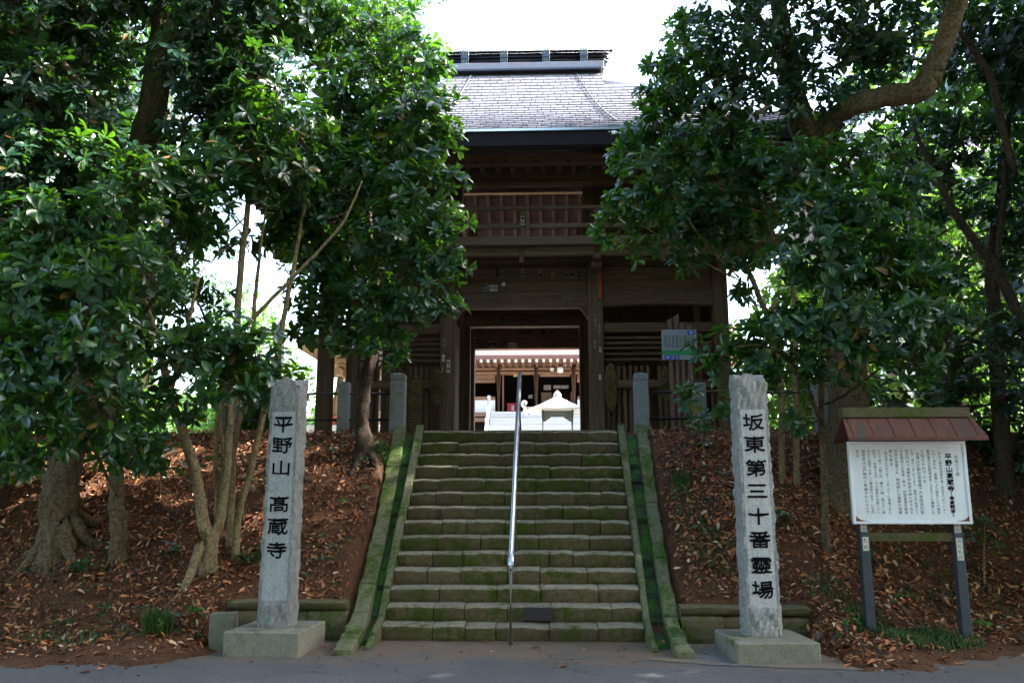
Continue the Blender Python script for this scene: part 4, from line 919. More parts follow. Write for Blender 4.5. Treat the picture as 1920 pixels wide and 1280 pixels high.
# ============================================================ BELL PAVILION
bp = empty('bell_pavilion', (-4.6, 26.2, 2.62), 'timber bell pavilion with splayed pale posts and small roof beside the gate', 'bell pavilion')
box('podium', -6.5, -2.7, 24.3, 28.1, 2.6, 3.72, 'pale_stone', bp, .03)
for sx in (-1, 1):
    for sy in (-1, 1):
        tube('splayed_post', [(-4.6+sx*1.27, 26.2+sy*1.27, 4.03), (-4.6+sx*1.10, 26.2+sy*1.10, 5.55)], [.18, .15], 'paleoak_z', bp, 10)
        tube('red_foot', [(-4.6+sx*1.30, 26.2+sy*1.30, 3.70), (-4.6+sx*1.27, 26.2+sy*1.27, 4.05)], [.20, .19], 'red_lead', bp, 10)
        for q, (w_, z0) in enumerate(((.15, 5.50), (.20, 5.66), (.26, 5.82))): box('bracket_block', -4.6+sx*1.10-w_, -4.6+sx*1.10+w_, 26.2+sy*1.10-w_, 26.2+sy*1.10+w_, z0, z0+.12, 'paleoak_x', bp, .02)
for s_ in (-1, 1):
    box('tie_beam', -6.3, -2.9, 26.2+s_*1.12-.08, 26.2+s_*1.12+.08, 5.22, 5.42, 'paleoak_x', bp, .01); box('tie_beam', -4.6+s_*1.12-.078, -4.6+s_*1.12+.078, 24.5, 27.9, 5.215, 5.425, 'paleoak_x', bp, .01)
bm = bmesh.new(); E_ = 2.2; rings = []
for h_, z in ((E_, 6.02), (E_, 6.16), (1.5, 6.50), (.9, 7.0), (.35, 7.7)): rings.append([bm.verts.new((-4.6+a*h_, 26.2+b*h_, z+(.12 if (a*b != 0 and h_ > 2) else 0))) for a, b in ((-1,-1),(0,-1),(1,-1),(1,0),(1,1),(0,1),(-1,1),(-1,0))])
for a, b in zip(rings, rings[1:]):
    for k in range(8): bm.faces.new((a[k], a[(k+1) % 8], b[(k+1) % 8], b[k]))
bm.faces.new(rings[0][::-1]); bm.faces.new(rings[-1]); bpr = obj('roof', bm, 'copper_dark', bp)
for i in range(24):
    x = -6.7+i*.18
    for s_ in (-1, 1): bm = bmesh.new(); prism(bm, [(26.2+s_*2.1, 5.93), (26.2+s_*2.1, 6.01), (26.2+s_*.9, 6.22), (26.2+s_*.9, 6.14)], lambda u, v, q: (x+(0, .07)[q], u, v)); obj('rafter', bm, 'paleoak_x', bp)
for i in range(24):
    y = 24.1+i*.18
    for s_ in (-1, 1): bm = bmesh.new(); prism(bm, [(-4.6+s_*2.1, 5.93), (-4.6+s_*2.1, 6.01), (-4.6+s_*.9, 6.22), (-4.6+s_*.9, 6.14)], lambda u, v, q: (u, y+(0, .07)[q], v)); obj('rafter', bm, 'paleoak_x', bp)
for s_ in (-1, 1):
    box('eave_board', -6.78, -2.42, 26.2+s_*2.16-.03, 26.2+s_*2.16+.03, 5.92, 6.03, 'paleoak_x', bp, .005); box('eave_board', -4.6+s_*2.16-.03, -4.6+s_*2.16+.03, 24.1, 28.3, 5.925, 6.025, 'paleoak_x', bp, .005)
bm = bmesh.new(); lathe(bm, [(.38, 4.3), (.36, 4.4), (.32, 4.8), (.28, 5.1), (.12, 5.2)], -4.6, 26.2, 18); obj('bell', bm, 'bronze', bp, True)

# memorial stake
ms = empty('memorial_stake', (-6.66, 22, 2.62), 'tall pointed wooden memorial stake with brush writing near the bell pavilion', 'stake')
bm = bmesh.new(); bx(bm, -6.76, -6.56, 21.9, 22.1, 2.5, 6.12); vs = [v for v in bm.verts if v.co.z > 6]
ap = bm.verts.new((-6.66, 22, 6.36))
q4 = [bm.verts.new(p) for p in ((-6.765, 21.895, 6.121), (-6.555, 21.895, 6.121), (-6.555, 22.105, 6.121), (-6.765, 22.105, 6.121))]
for i in range(4): bm.faces.new((q4[i], q4[(i+1) % 4], ap))
obj('shaft', bm, 'fence_granite', ms)
GV, GF = [], []
for i, ch in enumerate('奉修大供養'): put_glyph(GV, GF, ch, lambda u, v, k: (-6.66+u, 21.897-k*.0003, 5.85-i*.2+v), .17, 1, 1, .004, 2)
pyobj('brush_writing', GV, GF, 'ink', ms)

# side hall with tiled roof behind the trees
sh = empty('side_hall', (15.5, 26, 2.62), 'side hall with grey tiled roof half hidden behind the trees', 'building')
box('wall', 10.6, 21, 25.2, 31, 2.6, 9.6, 'plaster', sh)
for i in range(7): box('timber_post', 10.6+i*1.7-.1, 10.6+i*1.7+.1, 25.05, 25.198, 2.6, 9.6, 'hallwood_z', sh, .01)
bm = bmesh.new(); prism(bm, [(23.2, 9.5), (23.2, 9.7), (28, 13.6), (32.8, 9.7), (32.8, 9.5), (28, 13.3)], lambda u, v, s_: ((9.4, 22.4)[s_], u, v)); shr = obj('roof', bm, 'roof_tile_grey', sh)
for i in range(44):
    x = 9.5+i*.298; tube('tile_row', [(x, 23.18, 9.74), (x, 27.9, 13.58)], .085, 'roof_tile_grey', shr, 6)
for i in range(3): box('ridge_course', 9.3-i*.06, 22.5+i*.06, 27.7+i*.04, 28.3-i*.04, 13.5+i*.17, 13.66+i*.17, 'roof_tile_grey', shr, .02)

# ============================================================ TREES
TREES = {'L1': {'paths': [[(-5.9, 11.05, 0.8, 0.3), (-5.97, 11.1, 1.42, 0.24), (-5.98, 11.2, 2.19, 0.215), (-5.85, 11.4, 3.68, 0.21), (-5.65, 11.6, 6.01, 0.215), (-5.45, 11.7, 7.57, 0.2), (-5.46, 11.8, 8.86, 0.19), (-5.55, 12.0, 10.87, 0.16)], [(-5.65, 11.6, 6.01, 0.12), (-5.88, 11.2, 6.83, 0.08), (-6.23, 10.6, 7.51, 0.05), (-6.7, 10.3, 7.98, 0.03)], [(-5.43, 11.7, 8.27, 0.11), (-4.44, 11.2, 8.65, 0.07), (-3.84, 11.0, 9.02, 0.03)], [(-5.85, 11.4, 3.75, 0.08), (-6.13, 10.8, 4.66, 0.05), (-6.46, 10.3, 5.76, 0.03)]], 'roots': [], 'clumps': [(-6.89, 10.6, 8.01, 0.95), (-6.33, 11.0, 8.65, 0.9), (-6.36, 10.2, 6.76, 0.85), (-6.33, 10.0, 5.71, 0.8), (-5.92, 11.3, 9.45, 0.9), (-6.43, 11.6, 7.97, 0.62), (-4.28, 11.2, 8.56, 0.85), (-4.6, 11.0, 7.61, 0.6), (-3.58, 11.4, 9.19, 0.9), (-7.24, 10.4, 6.95, 0.9), (-5.13, 11.4, 9.32, 0.8), (-3.87, 11.3, 7.76, 0.75), (-6.04, 10.2, 5.78, 0.6), (-7.42, 12.2, 8.59, 0.7), (-6.64, 12.3, 9.01, 0.7), (-8.14, 12.3, 8.2, 0.8), (-7.21, 12.2, 7.41, 0.45), (-4.72, 12.4, 8.46, 0.7), (-4.24, 12.4, 9.1, 0.7), (-5.43, 12.5, 9.19, 0.5), (-7.86, 12.2, 7.06, 0.7), (-3.62, 12.6, 9.5, 0.7), (-4.38, 12.3, 7.67, 0.6), (-5.03, 12.4, 7.91, 0.5), (-5.62, 10.4, 5.41, 0.55), (-4.4, 11.2, 6.81, 0.7), (-1.42, 4.2, 9.98, 1.15), (-1.95, 5.56, 9.66, 1.15), (-2.17, 7.36, 9.51, 1.15), (-3.31, 3.92, 9.37, 1.15), (-3.11, 5.75, 10.11, 1.15), (-3.08, 7.5, 9.71, 1.15), (-3.38, 9.42, 9.91, 1.15), (-4.95, 4.3, 10.25, 1.15), (-4.99, 5.84, 10.08, 1.15), (-5.21, 7.44, 10.28, 1.15), (-4.98, 9.34, 9.61, 1.15), (-6.67, 4.26, 9.68, 1.15), (-6.51, 6.01, 9.71, 1.15), (-6.5, 7.57, 10.2, 1.15), (-6.72, 9.47, 10.35, 1.15), (-8.58, 3.85, 10.36, 1.15), (-7.83, 5.7, 10.19, 1.15), (-8.13, 7.46, 10.11, 1.15), (-8.35, 9.2, 10.39, 1.15)]}, 'L2': {'paths': [[(-5.1, 11.0, 1.02, 0.115), (-5.17, 11.0, 1.63, 0.095), (-5.24, 11.0, 2.32, 0.085), (-5.29, 10.9, 3.22, 0.075), (-5.15, 10.6, 4.16, 0.055), (-5.0, 10.3, 5.01, 0.03)], [(-5.1, 11.0, 1.56, 0.03), (-5.22, 10.7, 1.96, 0.022), (-5.23, 10.2, 2.46, 0.015)], [(-5.27, 10.9, 3.08, 0.045), (-5.41, 10.2, 3.66, 0.03), (-5.59, 9.6, 4.19, 0.015)], [(-5.24, 10.8, 3.63, 0.04), (-4.5, 10.2, 4.06, 0.025), (-4.02, 9.8, 4.49, 0.015)]], 'roots': [], 'clumps': [(-5.91, 9.7, 4.82, 0.6), (-5.43, 9.9, 4.88, 0.55), (-4.83, 10.0, 5.12, 0.6), (-5.5, 9.3, 3.85, 0.55), (-4.88, 9.4, 4.0, 0.6), (-4.36, 9.6, 4.24, 0.55), (-5.47, 9.1, 3.02, 0.5), (-5.01, 9.1, 3.19, 0.52), (-4.47, 9.2, 3.33, 0.52), (-5.11, 9.1, 2.42, 0.45), (-4.53, 9.1, 2.6, 0.48), (-5.62, 9.4, 2.09, 0.42), (-4.34, 9.5, 2.22, 0.33), (-6.01, 9.3, 3.86, 0.55), (-5.56, 10.2, 5.92, 0.5), (-4.67, 10.3, 5.73, 0.5), (-7.72, 12.3, 5.96, 0.6), (-6.88, 12.3, 5.17, 0.6), (-6.05, 12.2, 4.8, 0.55), (-7.32, 12.2, 4.4, 0.6), (-6.52, 12.2, 3.74, 0.6), (-5.79, 12.2, 3.74, 0.5), (-7.18, 12.2, 3.11, 0.6), (-6.34, 12.2, 2.71, 0.5), (-5.64, 12.2, 2.87, 0.42), (-7.53, 12.4, 2.18, 0.5)]}, 'L3': {'paths': [[(-3.82, 10.75, 1.09, 0.1), (-3.9, 10.75, 1.26, 0.082), (-3.96, 10.75, 1.56, 0.075), (-4.07, 10.75, 1.96, 0.072), (-4.22, 10.7, 2.4, 0.066), (-4.39, 10.6, 2.9, 0.06), (-4.52, 10.5, 3.5, 0.045), (-4.68, 10.3, 4.09, 0.02)], [(-3.78, 10.75, 1.09, 0.085), (-3.72, 10.78, 1.26, 0.066), (-3.69, 10.8, 1.63, 0.06), (-3.69, 10.85, 2.1, 0.056), (-3.72, 10.9, 2.79, 0.054), (-3.73, 11.0, 3.66, 0.05), (-3.76, 11.1, 4.72, 0.046), (-3.75, 11.2, 5.68, 0.04), (-3.74, 11.3, 6.84, 0.028), (-3.64, 11.3, 7.84, 0.015)], [(-3.56, 11.0, 1.32, 0.05), (-3.43, 11.0, 1.97, 0.046), (-3.33, 11.1, 2.74, 0.043), (-3.23, 11.2, 3.55, 0.038), (-3.12, 11.3, 4.54, 0.034), (-3.04, 11.4, 5.42, 0.026), (-2.89, 11.4, 6.38, 0.014)], [(-3.73, 11.2, 1.53, 0.045), (-3.74, 11.2, 2.19, 0.042), (-3.68, 11.2, 2.75, 0.04), (-3.62, 11.3, 3.72, 0.034), (-3.6, 11.3, 4.62, 0.026), (-3.52, 11.3, 5.71, 0.014)], [(-3.95, 11.3, 1.53, 0.034), (-4.03, 11.3, 2.19, 0.032), (-4.01, 11.3, 2.84, 0.03), (-3.87, 11.3, 3.87, 0.018)], [(-3.96, 11.4, 1.49, 0.036), (-3.96, 11.4, 2.2, 0.034), (-4.13, 11.4, 3.0, 0.03), (-4.33, 11.4, 4.04, 0.02)], [(-4.39, 10.6, 2.9, 0.035), (-4.26, 10.6, 3.59, 0.03), (-4.17, 10.7, 4.47, 0.02)], [(-3.66, 11.05, 3.82, 0.032), (-3.34, 11.0, 4.17, 0.028), (-2.93, 11.0, 4.61, 0.024), (-2.37, 11.0, 5.28, 0.019), (-2.1, 11.0, 5.89, 0.01)]], 'roots': [[(-3.86, 10.7, 1.17, 0.07), (-3.95, 10.4, 0.99, 0.05), (-4.04, 10.2, 0.88, 0.02)]], 'clumps': [(-3.46, 9.9, 3.45, 0.42), (-3.1, 10.0, 3.34, 0.4), (-3.99, 9.8, 3.31, 0.42), (-3.29, 9.7, 2.91, 0.38), (-2.85, 9.8, 2.92, 0.33), (-4.17, 10.7, 5.35, 0.5), (-3.86, 10.9, 6.19, 0.6), (-3.29, 11.0, 5.98, 0.52), (-4.32, 10.3, 2.07, 0.28), (-4.82, 10.3, 2.14, 0.3), (-3.08, 11.2, 6.7, 0.6), (-3.72, 11.0, 7.02, 0.55), (-4.24, 10.6, 5.84, 0.45), (-2.82, 10.4, 3.13, 0.2), (-3.32, 10.2, 3.17, 0.22), (-4.74, 11.5, 5.0, 0.36), (-4.54, 11.5, 5.47, 0.36), (-4.24, 11.4, 4.35, 0.26), (-4.66, 11.3, 4.02, 0.34), (-4.28, 10.1, 2.71, 0.3), (-4.49, 11.2, 3.34, 0.26), (-4.05, 11.6, 5.1, 0.26), (-4.09, 10.6, 2.69, 0.22), (-4.65, 10.8, 4.35, 0.36), (-3.86, 10.4, 3.48, 0.24)]}, 'L4': {'paths': [[(-2.33, 12.75, 2.25, 0.17), (-2.37, 12.78, 2.55, 0.125), (-2.4, 12.8, 2.91, 0.105), (-2.36, 12.8, 3.36, 0.1), (-2.29, 12.8, 3.74, 0.095), (-2.23, 12.8, 4.32, 0.085), (-2.27, 12.7, 5.15, 0.075), (-2.36, 12.6, 5.99, 0.06), (-2.12, 12.5, 7.18, 0.045), (-1.93, 12.5, 8.18, 0.03), (-1.83, 12.5, 9.2, 0.015)], [(-2.24, 12.8, 4.41, 0.05), (-2.62, 12.4, 5.32, 0.045), (-2.48, 12.3, 6.06, 0.04), (-1.95, 12.2, 7.62, 0.03), (-1.68, 12.2, 8.56, 0.015)], [(-2.26, 12.7, 4.98, 0.045), (-1.7, 12.3, 5.28, 0.03), (-1.19, 12.0, 5.6, 0.015)], [(-2.25, 12.7, 4.64, 0.04), (-2.66, 12.3, 4.88, 0.03), (-3.01, 12.0, 5.37, 0.015)], [(-2.29, 12.8, 3.99, 0.03), (-2.66, 12.4, 4.16, 0.022), (-2.8, 12.0, 4.24, 0.012)], [(-2.22, 12.8, 4.15, 0.03), (-1.6, 12.3, 4.21, 0.02), (-1.06, 12.1, 4.24, 0.01)], [(-2.14, 12.8, 3.57, 0.02), (-1.92, 12.6, 3.86, 0.014), (-1.61, 12.4, 3.91, 0.008)]], 'roots': [[(-2.32, 12.72, 2.34, 0.09), (-2.39, 12.5, 2.16, 0.06), (-2.44, 12.3, 1.98, 0.02)], [(-2.26, 12.7, 2.33, 0.07), (-2.1, 12.5, 2.18, 0.05), (-2.0, 12.3, 2.01, 0.02)], [(-2.36, 12.7, 2.3, 0.06), (-2.48, 12.6, 2.26, 0.04), (-2.59, 12.4, 2.16, 0.015)]], 'clumps': [(-3.01, 12.4, 8.98, 0.75), (-2.35, 12.5, 9.21, 0.75), (-1.69, 12.3, 8.43, 0.62), (-1.39, 12.1, 7.43, 0.55), (-2.64, 12.1, 7.8, 0.7), (-1.86, 12.0, 7.21, 0.65), (-1.31, 11.9, 6.56, 0.45), (-2.99, 12.0, 6.89, 0.6), (-2.28, 11.8, 6.29, 0.6), (-1.56, 11.8, 6.03, 0.58), (-1.04, 11.8, 5.61, 0.36), (-2.71, 11.9, 5.58, 0.55), (-1.96, 11.7, 5.35, 0.58), (-1.31, 11.8, 5.13, 0.5), (-1.01, 11.9, 4.91, 0.3), (-2.87, 11.9, 4.61, 0.48), (-2.2, 11.7, 4.4, 0.5), (-1.52, 11.8, 4.42, 0.48), (-1.07, 11.9, 4.28, 0.3), (-2.54, 11.9, 3.98, 0.36), (-1.84, 11.9, 3.89, 0.33), (-3.27, 12.0, 5.87, 0.45), (-1.75, 12.1, 3.62, 0.2), (-3.03, 12.0, 4.0, 0.3), (-0.96, 12.0, 6.26, 0.25), (-1.14, 12.1, 7.07, 0.28), (-3.15, 12.1, 5.16, 0.42), (-3.45, 12.2, 5.69, 0.38), (-3.6, 12.2, 6.29, 0.42), (-2.81, 12.2, 5.02, 0.4), (-3.11, 12.2, 6.46, 0.45), (-3.76, 12.3, 5.56, 0.25), (-2.29, 12.4, 5.15, 0.4), (-2.19, 12.5, 3.93, 0.25), (-2.66, 12.6, 7.33, 0.5), (-2.19, 12.7, 8.29, 0.5), (-1.36, 12.4, 8.21, 0.33), (-2.96, 12.3, 4.3, 0.33)]}, 'R1': {'paths': [[(4.5, 12.1, 0.92, 0.34), (4.55, 12.1, 1.63, 0.29), (4.62, 12.1, 2.59, 0.27), (4.68, 12.1, 3.5, 0.265), (4.67, 12.1, 4.75, 0.25), (4.52, 12.1, 5.88, 0.23), (4.34, 12.1, 6.81, 0.2), (4.19, 12.1, 7.58, 0.17), (4.13, 12.2, 8.7, 0.13), (4.02, 12.4, 10.32, 0.09)], [(4.41, 12.0, 6.51, 0.12), (4.55, 11.6, 6.98, 0.135), (4.86, 11.2, 7.02, 0.14), (5.25, 10.9, 6.99, 0.148), (5.45, 10.75, 6.98, 0.165), (5.54, 10.7, 7.11, 0.16), (5.62, 10.6, 7.33, 0.135), (5.72, 10.4, 7.67, 0.128), (5.84, 10.2, 8.16, 0.12), (6.01, 10.0, 9.16, 0.09)], [(4.15, 12.1, 8.11, 0.08), (3.57, 11.6, 8.61, 0.05), (3.18, 11.2, 8.88, 0.03)], [(3.55, 12.3, 8.6, 0.13), (4.2, 11.8, 11.0, 0.11), (5.4, 11.2, 13.2, 0.08), (6.8, 10.9, 15.0, 0.04)], [(4.2, 11.8, 11.0, 0.08), (5.0, 10.2, 11.8, 0.06), (6.0, 8.6, 12.2, 0.03)]], 'roots': [], 'clumps': [(4.03, 11.6, 8.52, 0.75), (3.34, 11.4, 7.99, 0.62), (4.67, 11.5, 8.19, 0.72), (2.92, 11.5, 8.48, 0.6), (5.32, 11.4, 8.2, 0.65), (3.7, 11.5, 7.29, 0.6), (3.02, 11.5, 7.22, 0.5), (4.39, 11.5, 7.44, 0.6), (5.3, 11.8, 7.92, 0.5), (5.86, 11.0, 8.6, 0.7), (5.01, 11.2, 9.09, 0.8), (3.77, 11.6, 9.4, 0.8), (-0.71, 4.24, 9.59, 1.15), (-0.42, 6.0, 9.34, 1.15), (-0.89, 7.87, 9.5, 1.15), (0.99, 4.6, 10.04, 1.15), (1.47, 5.88, 10.18, 1.15), (0.92, 7.71, 10.36, 1.15), (1.22, 9.49, 10.2, 1.15), (2.55, 4.41, 10.51, 1.15), (2.74, 5.52, 10.73, 1.15), (2.88, 7.78, 10.74, 1.15), (3.07, 9.64, 10.35, 1.15), (3.14, 10.96, 11.91, 1.15), (4.9, 3.88, 10.52, 1.15), (4.37, 6.27, 10.76, 1.15), (4.7, 7.44, 10.82, 1.15), (4.51, 9.18, 10.88, 1.15), (4.67, 11.32, 12.08, 1.15), (6.64, 4.49, 11.58, 1.15), (6.44, 5.63, 11.47, 1.15), (6.67, 7.92, 11.24, 1.15), (6.47, 9.07, 11.45, 1.15), (6.36, 10.83, 11.96, 1.15), (8.28, 4.59, 11.23, 1.15), (8.24, 5.83, 11.28, 1.15), (7.84, 7.82, 11.86, 1.15), (7.64, 9.39, 11.2, 1.15), (8.17, 10.86, 12.98, 1.15), (4.0, 11.0, 12.3, 1.3), (5.5, 11.2, 13.5, 1.3), (7.0, 11.4, 15.0, 1.3), (4.8, 10.0, 12.5, 1.3), (6.5, 10.2, 14.0, 1.3), (8.0, 10.6, 15.5, 1.3), (3.2, 10.4, 11.3, 1.2), (5.2, 9.0, 12.2, 1.3), (7.2, 9.0, 13.5, 1.3), (2.0, 9.6, 10.6, 1.1), (6.2, 12.0, 14.6, 1.2), (8.6, 9.4, 14.8, 1.3), (6.2, 7.8, 12.2, 1.3), (4.2, 8.2, 11.4, 1.2)]}, 'R2': {'paths': [[(3.69, 12.2, 1.52, 0.055), (3.72, 12.2, 2.22, 0.045), (3.76, 12.2, 3.36, 0.045), (3.63, 12.2, 4.15, 0.042), (3.34, 12.1, 4.92, 0.038), (3.11, 12.0, 5.46, 0.034), (3.07, 11.9, 6.24, 0.026), (2.92, 11.8, 7.12, 0.018)], [(3.9, 12.2, 1.67, 0.05), (3.93, 12.2, 2.45, 0.045), (3.97, 12.2, 3.36, 0.04), (4.03, 12.2, 4.46, 0.034), (3.66, 12.0, 5.53, 0.024), (3.37, 11.9, 6.49, 0.015)], [(3.22, 12.1, 4.76, 0.022), (2.61, 11.8, 5.32, 0.018), (2.08, 11.6, 6.14, 0.01)], [(3.29, 12.1, 4.68, 0.018), (2.52, 11.8, 5.0, 0.013), (1.75, 11.6, 5.43, 0.008)], [(3.08, 11.9, 6.08, 0.016), (2.42, 11.7, 6.66, 0.01)]], 'roots': [], 'clumps': [(1.62, 11.7, 5.78, 0.38), (1.32, 11.8, 5.5, 0.25), (2.0, 11.6, 6.14, 0.42), (1.58, 11.8, 6.64, 0.28), (2.05, 11.8, 6.97, 0.38), (2.47, 11.6, 6.46, 0.45), (2.37, 11.7, 7.5, 0.42), (2.68, 11.6, 7.95, 0.48), (2.13, 11.6, 5.42, 0.36), (2.68, 11.7, 5.69, 0.42), (3.23, 11.6, 6.44, 0.48), (1.78, 11.9, 5.2, 0.25), (2.46, 11.9, 4.96, 0.25), (3.16, 11.8, 5.71, 0.35), (2.87, 11.6, 6.86, 0.45), (3.49, 11.5, 6.16, 0.5), (2.03, 12.0, 8.01, 0.2), (2.6, 11.9, 8.56, 0.38), (2.28, 12.0, 8.14, 0.3), (2.05, 12.0, 7.49, 0.3), (1.92, 12.0, 7.02, 0.26), (1.51, 12.0, 6.56, 0.22), (2.8, 12.0, 5.38, 0.35), (3.33, 12.0, 5.13, 0.35), (3.21, 12.2, 6.61, 0.45), (2.53, 12.1, 6.0, 0.4), (3.69, 12.1, 5.73, 0.4), (3.09, 12.1, 7.87, 0.45), (3.25, 12.1, 4.6, 0.18), (2.61, 12.2, 5.53, 0.3)]}, 'R3': {'paths': [[(3.94, 11.2, 1.26, 0.05), (3.97, 11.2, 1.97, 0.045), (3.96, 11.1, 2.78, 0.04), (4.03, 11.0, 3.74, 0.036), (4.19, 10.8, 4.55, 0.028), (4.3, 10.6, 5.2, 0.016)], [(3.96, 11.1, 2.51, 0.03), (3.62, 10.8, 3.16, 0.022), (3.16, 10.5, 3.45, 0.015), (2.75, 10.4, 3.43, 0.008)], [(4.01, 11.0, 3.53, 0.025), (4.38, 10.5, 4.05, 0.018), (4.8, 10.2, 4.24, 0.01)], [(3.96, 11.1, 2.78, 0.02), (4.21, 10.8, 2.91, 0.02), (4.47, 10.4, 3.16, 0.012)]], 'roots': [], 'clumps': [(3.8, 10.5, 5.17, 0.5), (4.3, 10.4, 5.2, 0.5), (4.77, 10.3, 4.95, 0.48), (3.95, 10.3, 4.48, 0.5), (4.48, 10.2, 4.31, 0.48), (5.11, 10.3, 4.4, 0.42), (3.54, 10.7, 4.53, 0.4), (4.13, 10.2, 3.85, 0.42), (4.65, 10.1, 3.69, 0.42), (5.25, 10.3, 3.79, 0.38), (3.71, 10.5, 3.78, 0.4), (3.24, 10.5, 3.65, 0.36), (2.86, 10.6, 3.47, 0.33), (3.41, 10.5, 3.18, 0.36), (2.57, 10.7, 3.22, 0.22), (3.03, 10.6, 3.0, 0.25), (3.9, 10.4, 3.29, 0.35), (4.37, 10.3, 3.21, 0.33), (4.92, 10.4, 3.22, 0.32), (2.51, 11.6, 3.61, 0.18), (2.44, 12.2, 3.1, 0.16), (2.88, 11.8, 2.86, 0.22), (3.56, 10.8, 2.61, 0.2), (2.61, 12.4, 2.7, 0.2), (3.79, 10.8, 5.87, 0.45), (4.43, 10.8, 6.01, 0.45), (4.95, 10.6, 5.7, 0.4)]}, 'R4': {'paths': [[(6.97, 12.6, 1.82, 0.13), (6.98, 12.6, 2.39, 0.115), (7.02, 12.6, 3.4, 0.105), (7.07, 12.6, 4.53, 0.1), (7.15, 12.6, 5.27, 0.09), (7.4, 12.6, 6.37, 0.07), (7.61, 12.6, 7.59, 0.05), (7.79, 12.6, 8.85, 0.03)], [(7.13, 11.9, 3.75, 0.075), (7.0, 12.0, 4.38, 0.075), (6.83, 12.0, 4.86, 0.07), (6.47, 12.0, 5.42, 0.06), (6.25, 12.0, 5.91, 0.05), (6.03, 12.0, 6.48, 0.04), (5.88, 12.0, 6.99, 0.025)], [(6.98, 11.5, 6.02, 0.05), (6.84, 11.4, 6.54, 0.05), (6.72, 11.3, 7.05, 0.05), (6.58, 11.2, 7.48, 0.048), (6.22, 11.1, 8.0, 0.04), (5.98, 11.0, 8.27, 0.03)], [(6.85, 12.0, 4.86, 0.05), (6.99, 12.0, 5.49, 0.05), (7.14, 12.0, 6.47, 0.035)]], 'roots': [], 'clumps': [(6.86, 11.6, 8.28, 0.6), (7.18, 11.5, 7.55, 0.6), (6.66, 12.2, 8.11, 0.5), (6.86, 12.2, 6.89, 0.5), (6.44, 12.4, 7.25, 0.4), (7.56, 12.4, 6.63, 0.45), (7.0, 12.5, 5.99, 0.45), (7.48, 12.6, 5.18, 0.4), (6.53, 12.6, 6.47, 0.4), (6.62, 11.0, 3.58, 0.35), (6.46, 11.3, 3.79, 0.3), (6.36, 11.6, 3.33, 0.3), (7.18, 12.4, 3.06, 0.35), (6.61, 12.6, 3.09, 0.35), (7.62, 12.0, 5.64, 0.7), (7.64, 11.6, 7.76, 0.8), (6.33, 12.8, 5.94, 0.35), (5.66, 12.9, 7.32, 0.55), (6.33, 13.0, 6.81, 0.5), (5.87, 13.0, 5.32, 0.55), (6.67, 13.0, 5.14, 0.5), (5.92, 13.0, 3.96, 0.5), (6.69, 13.0, 3.63, 0.5), (5.45, 13.0, 3.06, 0.42), (6.31, 13.0, 2.9, 0.45), (7.07, 13.0, 2.66, 0.45), (7.38, 12.8, 2.17, 0.45)]}}
LEAF_T = np.array([(0, 0, 0), (-.38, .36, .06), (0, .34, -.01), (.38, .36, .06), (-.46, .78, .0), (0, .78, -.07), (.46, .78, .0), (0, 1.0, -.15)], float)
LEAF_F = np.array([(0, 2, 1), (0, 3, 2), (1, 2, 5), (1, 5, 4), (2, 3, 6), (2, 6, 5), (4, 5, 7), (5, 6, 7)], int)
def unit(a): return a/np.maximum(1e-9, np.linalg.norm(a, axis=-1, keepdims=True))
def whorls(P, A, rng, nl=(6, 10), L=0.145, spread=(45, 88), droop=0.22, K=None):
    """leaf transforms for clusters at P with axes A -> base points, directions, normals, sides, lengths"""
    B, Dv, Nv, Ls = [], [], [], []
    for ci, (p, a) in enumerate(zip(P, A)):
        n = rng.integers(*nl); h = np.array((0, 0, 1.0)) if abs(a[2]) < .9 else np.array((1.0, 0, 0))
        s = np.cross(a, h); s /= np.linalg.norm(s); u = np.cross(s, a); ph = rng.random()*6.28
        k = np.arange(n); az = ph+k*2.4+rng.normal(0, .18, n); th = np.radians(rng.uniform(*spread, n))
        d = a*np.cos(th)[:, None] + (s*np.cos(az)[:, None]+u*np.sin(az)[:, None])*np.sin(th)[:, None]
        d[:, 2] -= droop*rng.random(n); d = unit(d)
        nn = a - d*(d@a)[:, None] + rng.normal(0, .16, (n, 3)); nn = unit(nn - d*np.sum(nn*d, 1)[:, None])
        B.append(p + a*rng.uniform(-.03, .02, n)[:, None]); Dv.append(d); Nv.append(nn); Ls.append((L if K is None else L*K[ci])*rng.uniform(.72, 1.25)*rng.uniform(.6, 1.12, n))
    return np.concatenate(B), np.concatenate(Dv), np.concatenate(Nv), np.concatenate(Ls)
def leaves_mesh(name, B, Dv, Nv, Ls, width=0.42, T=LEAF_T, TF=LEAF_F):
    S = np.cross(Dv, Nv); n = len(B); m = len(T)
    V = B[:, None, :] + Ls[:, None, None]*(T[None, :, 0, None]*width*S[:, None, :] + T[None, :, 1, None]*Dv[:, None, :] + T[None, :, 2, None]*Nv[:, None, :])
    F = (TF[None] + (np.arange(n)*m)[:, None, None]).reshape(-1, 3)
    me = npmesh(name, V.reshape(-1, 3), F); me.polygons.foreach_set('use_smooth', np.ones(len(me.polygons), bool)); return me
def one_leaf(width=0.42):
    V = LEAF_T.copy(); V[:, 0] *= width; me = npmesh('leaf', V, LEAF_F); me.polygons.foreach_set('use_smooth', np.ones(len(me.polygons), bool)); return me
CAMP = np.array((0.392, 0.0, 1.57))
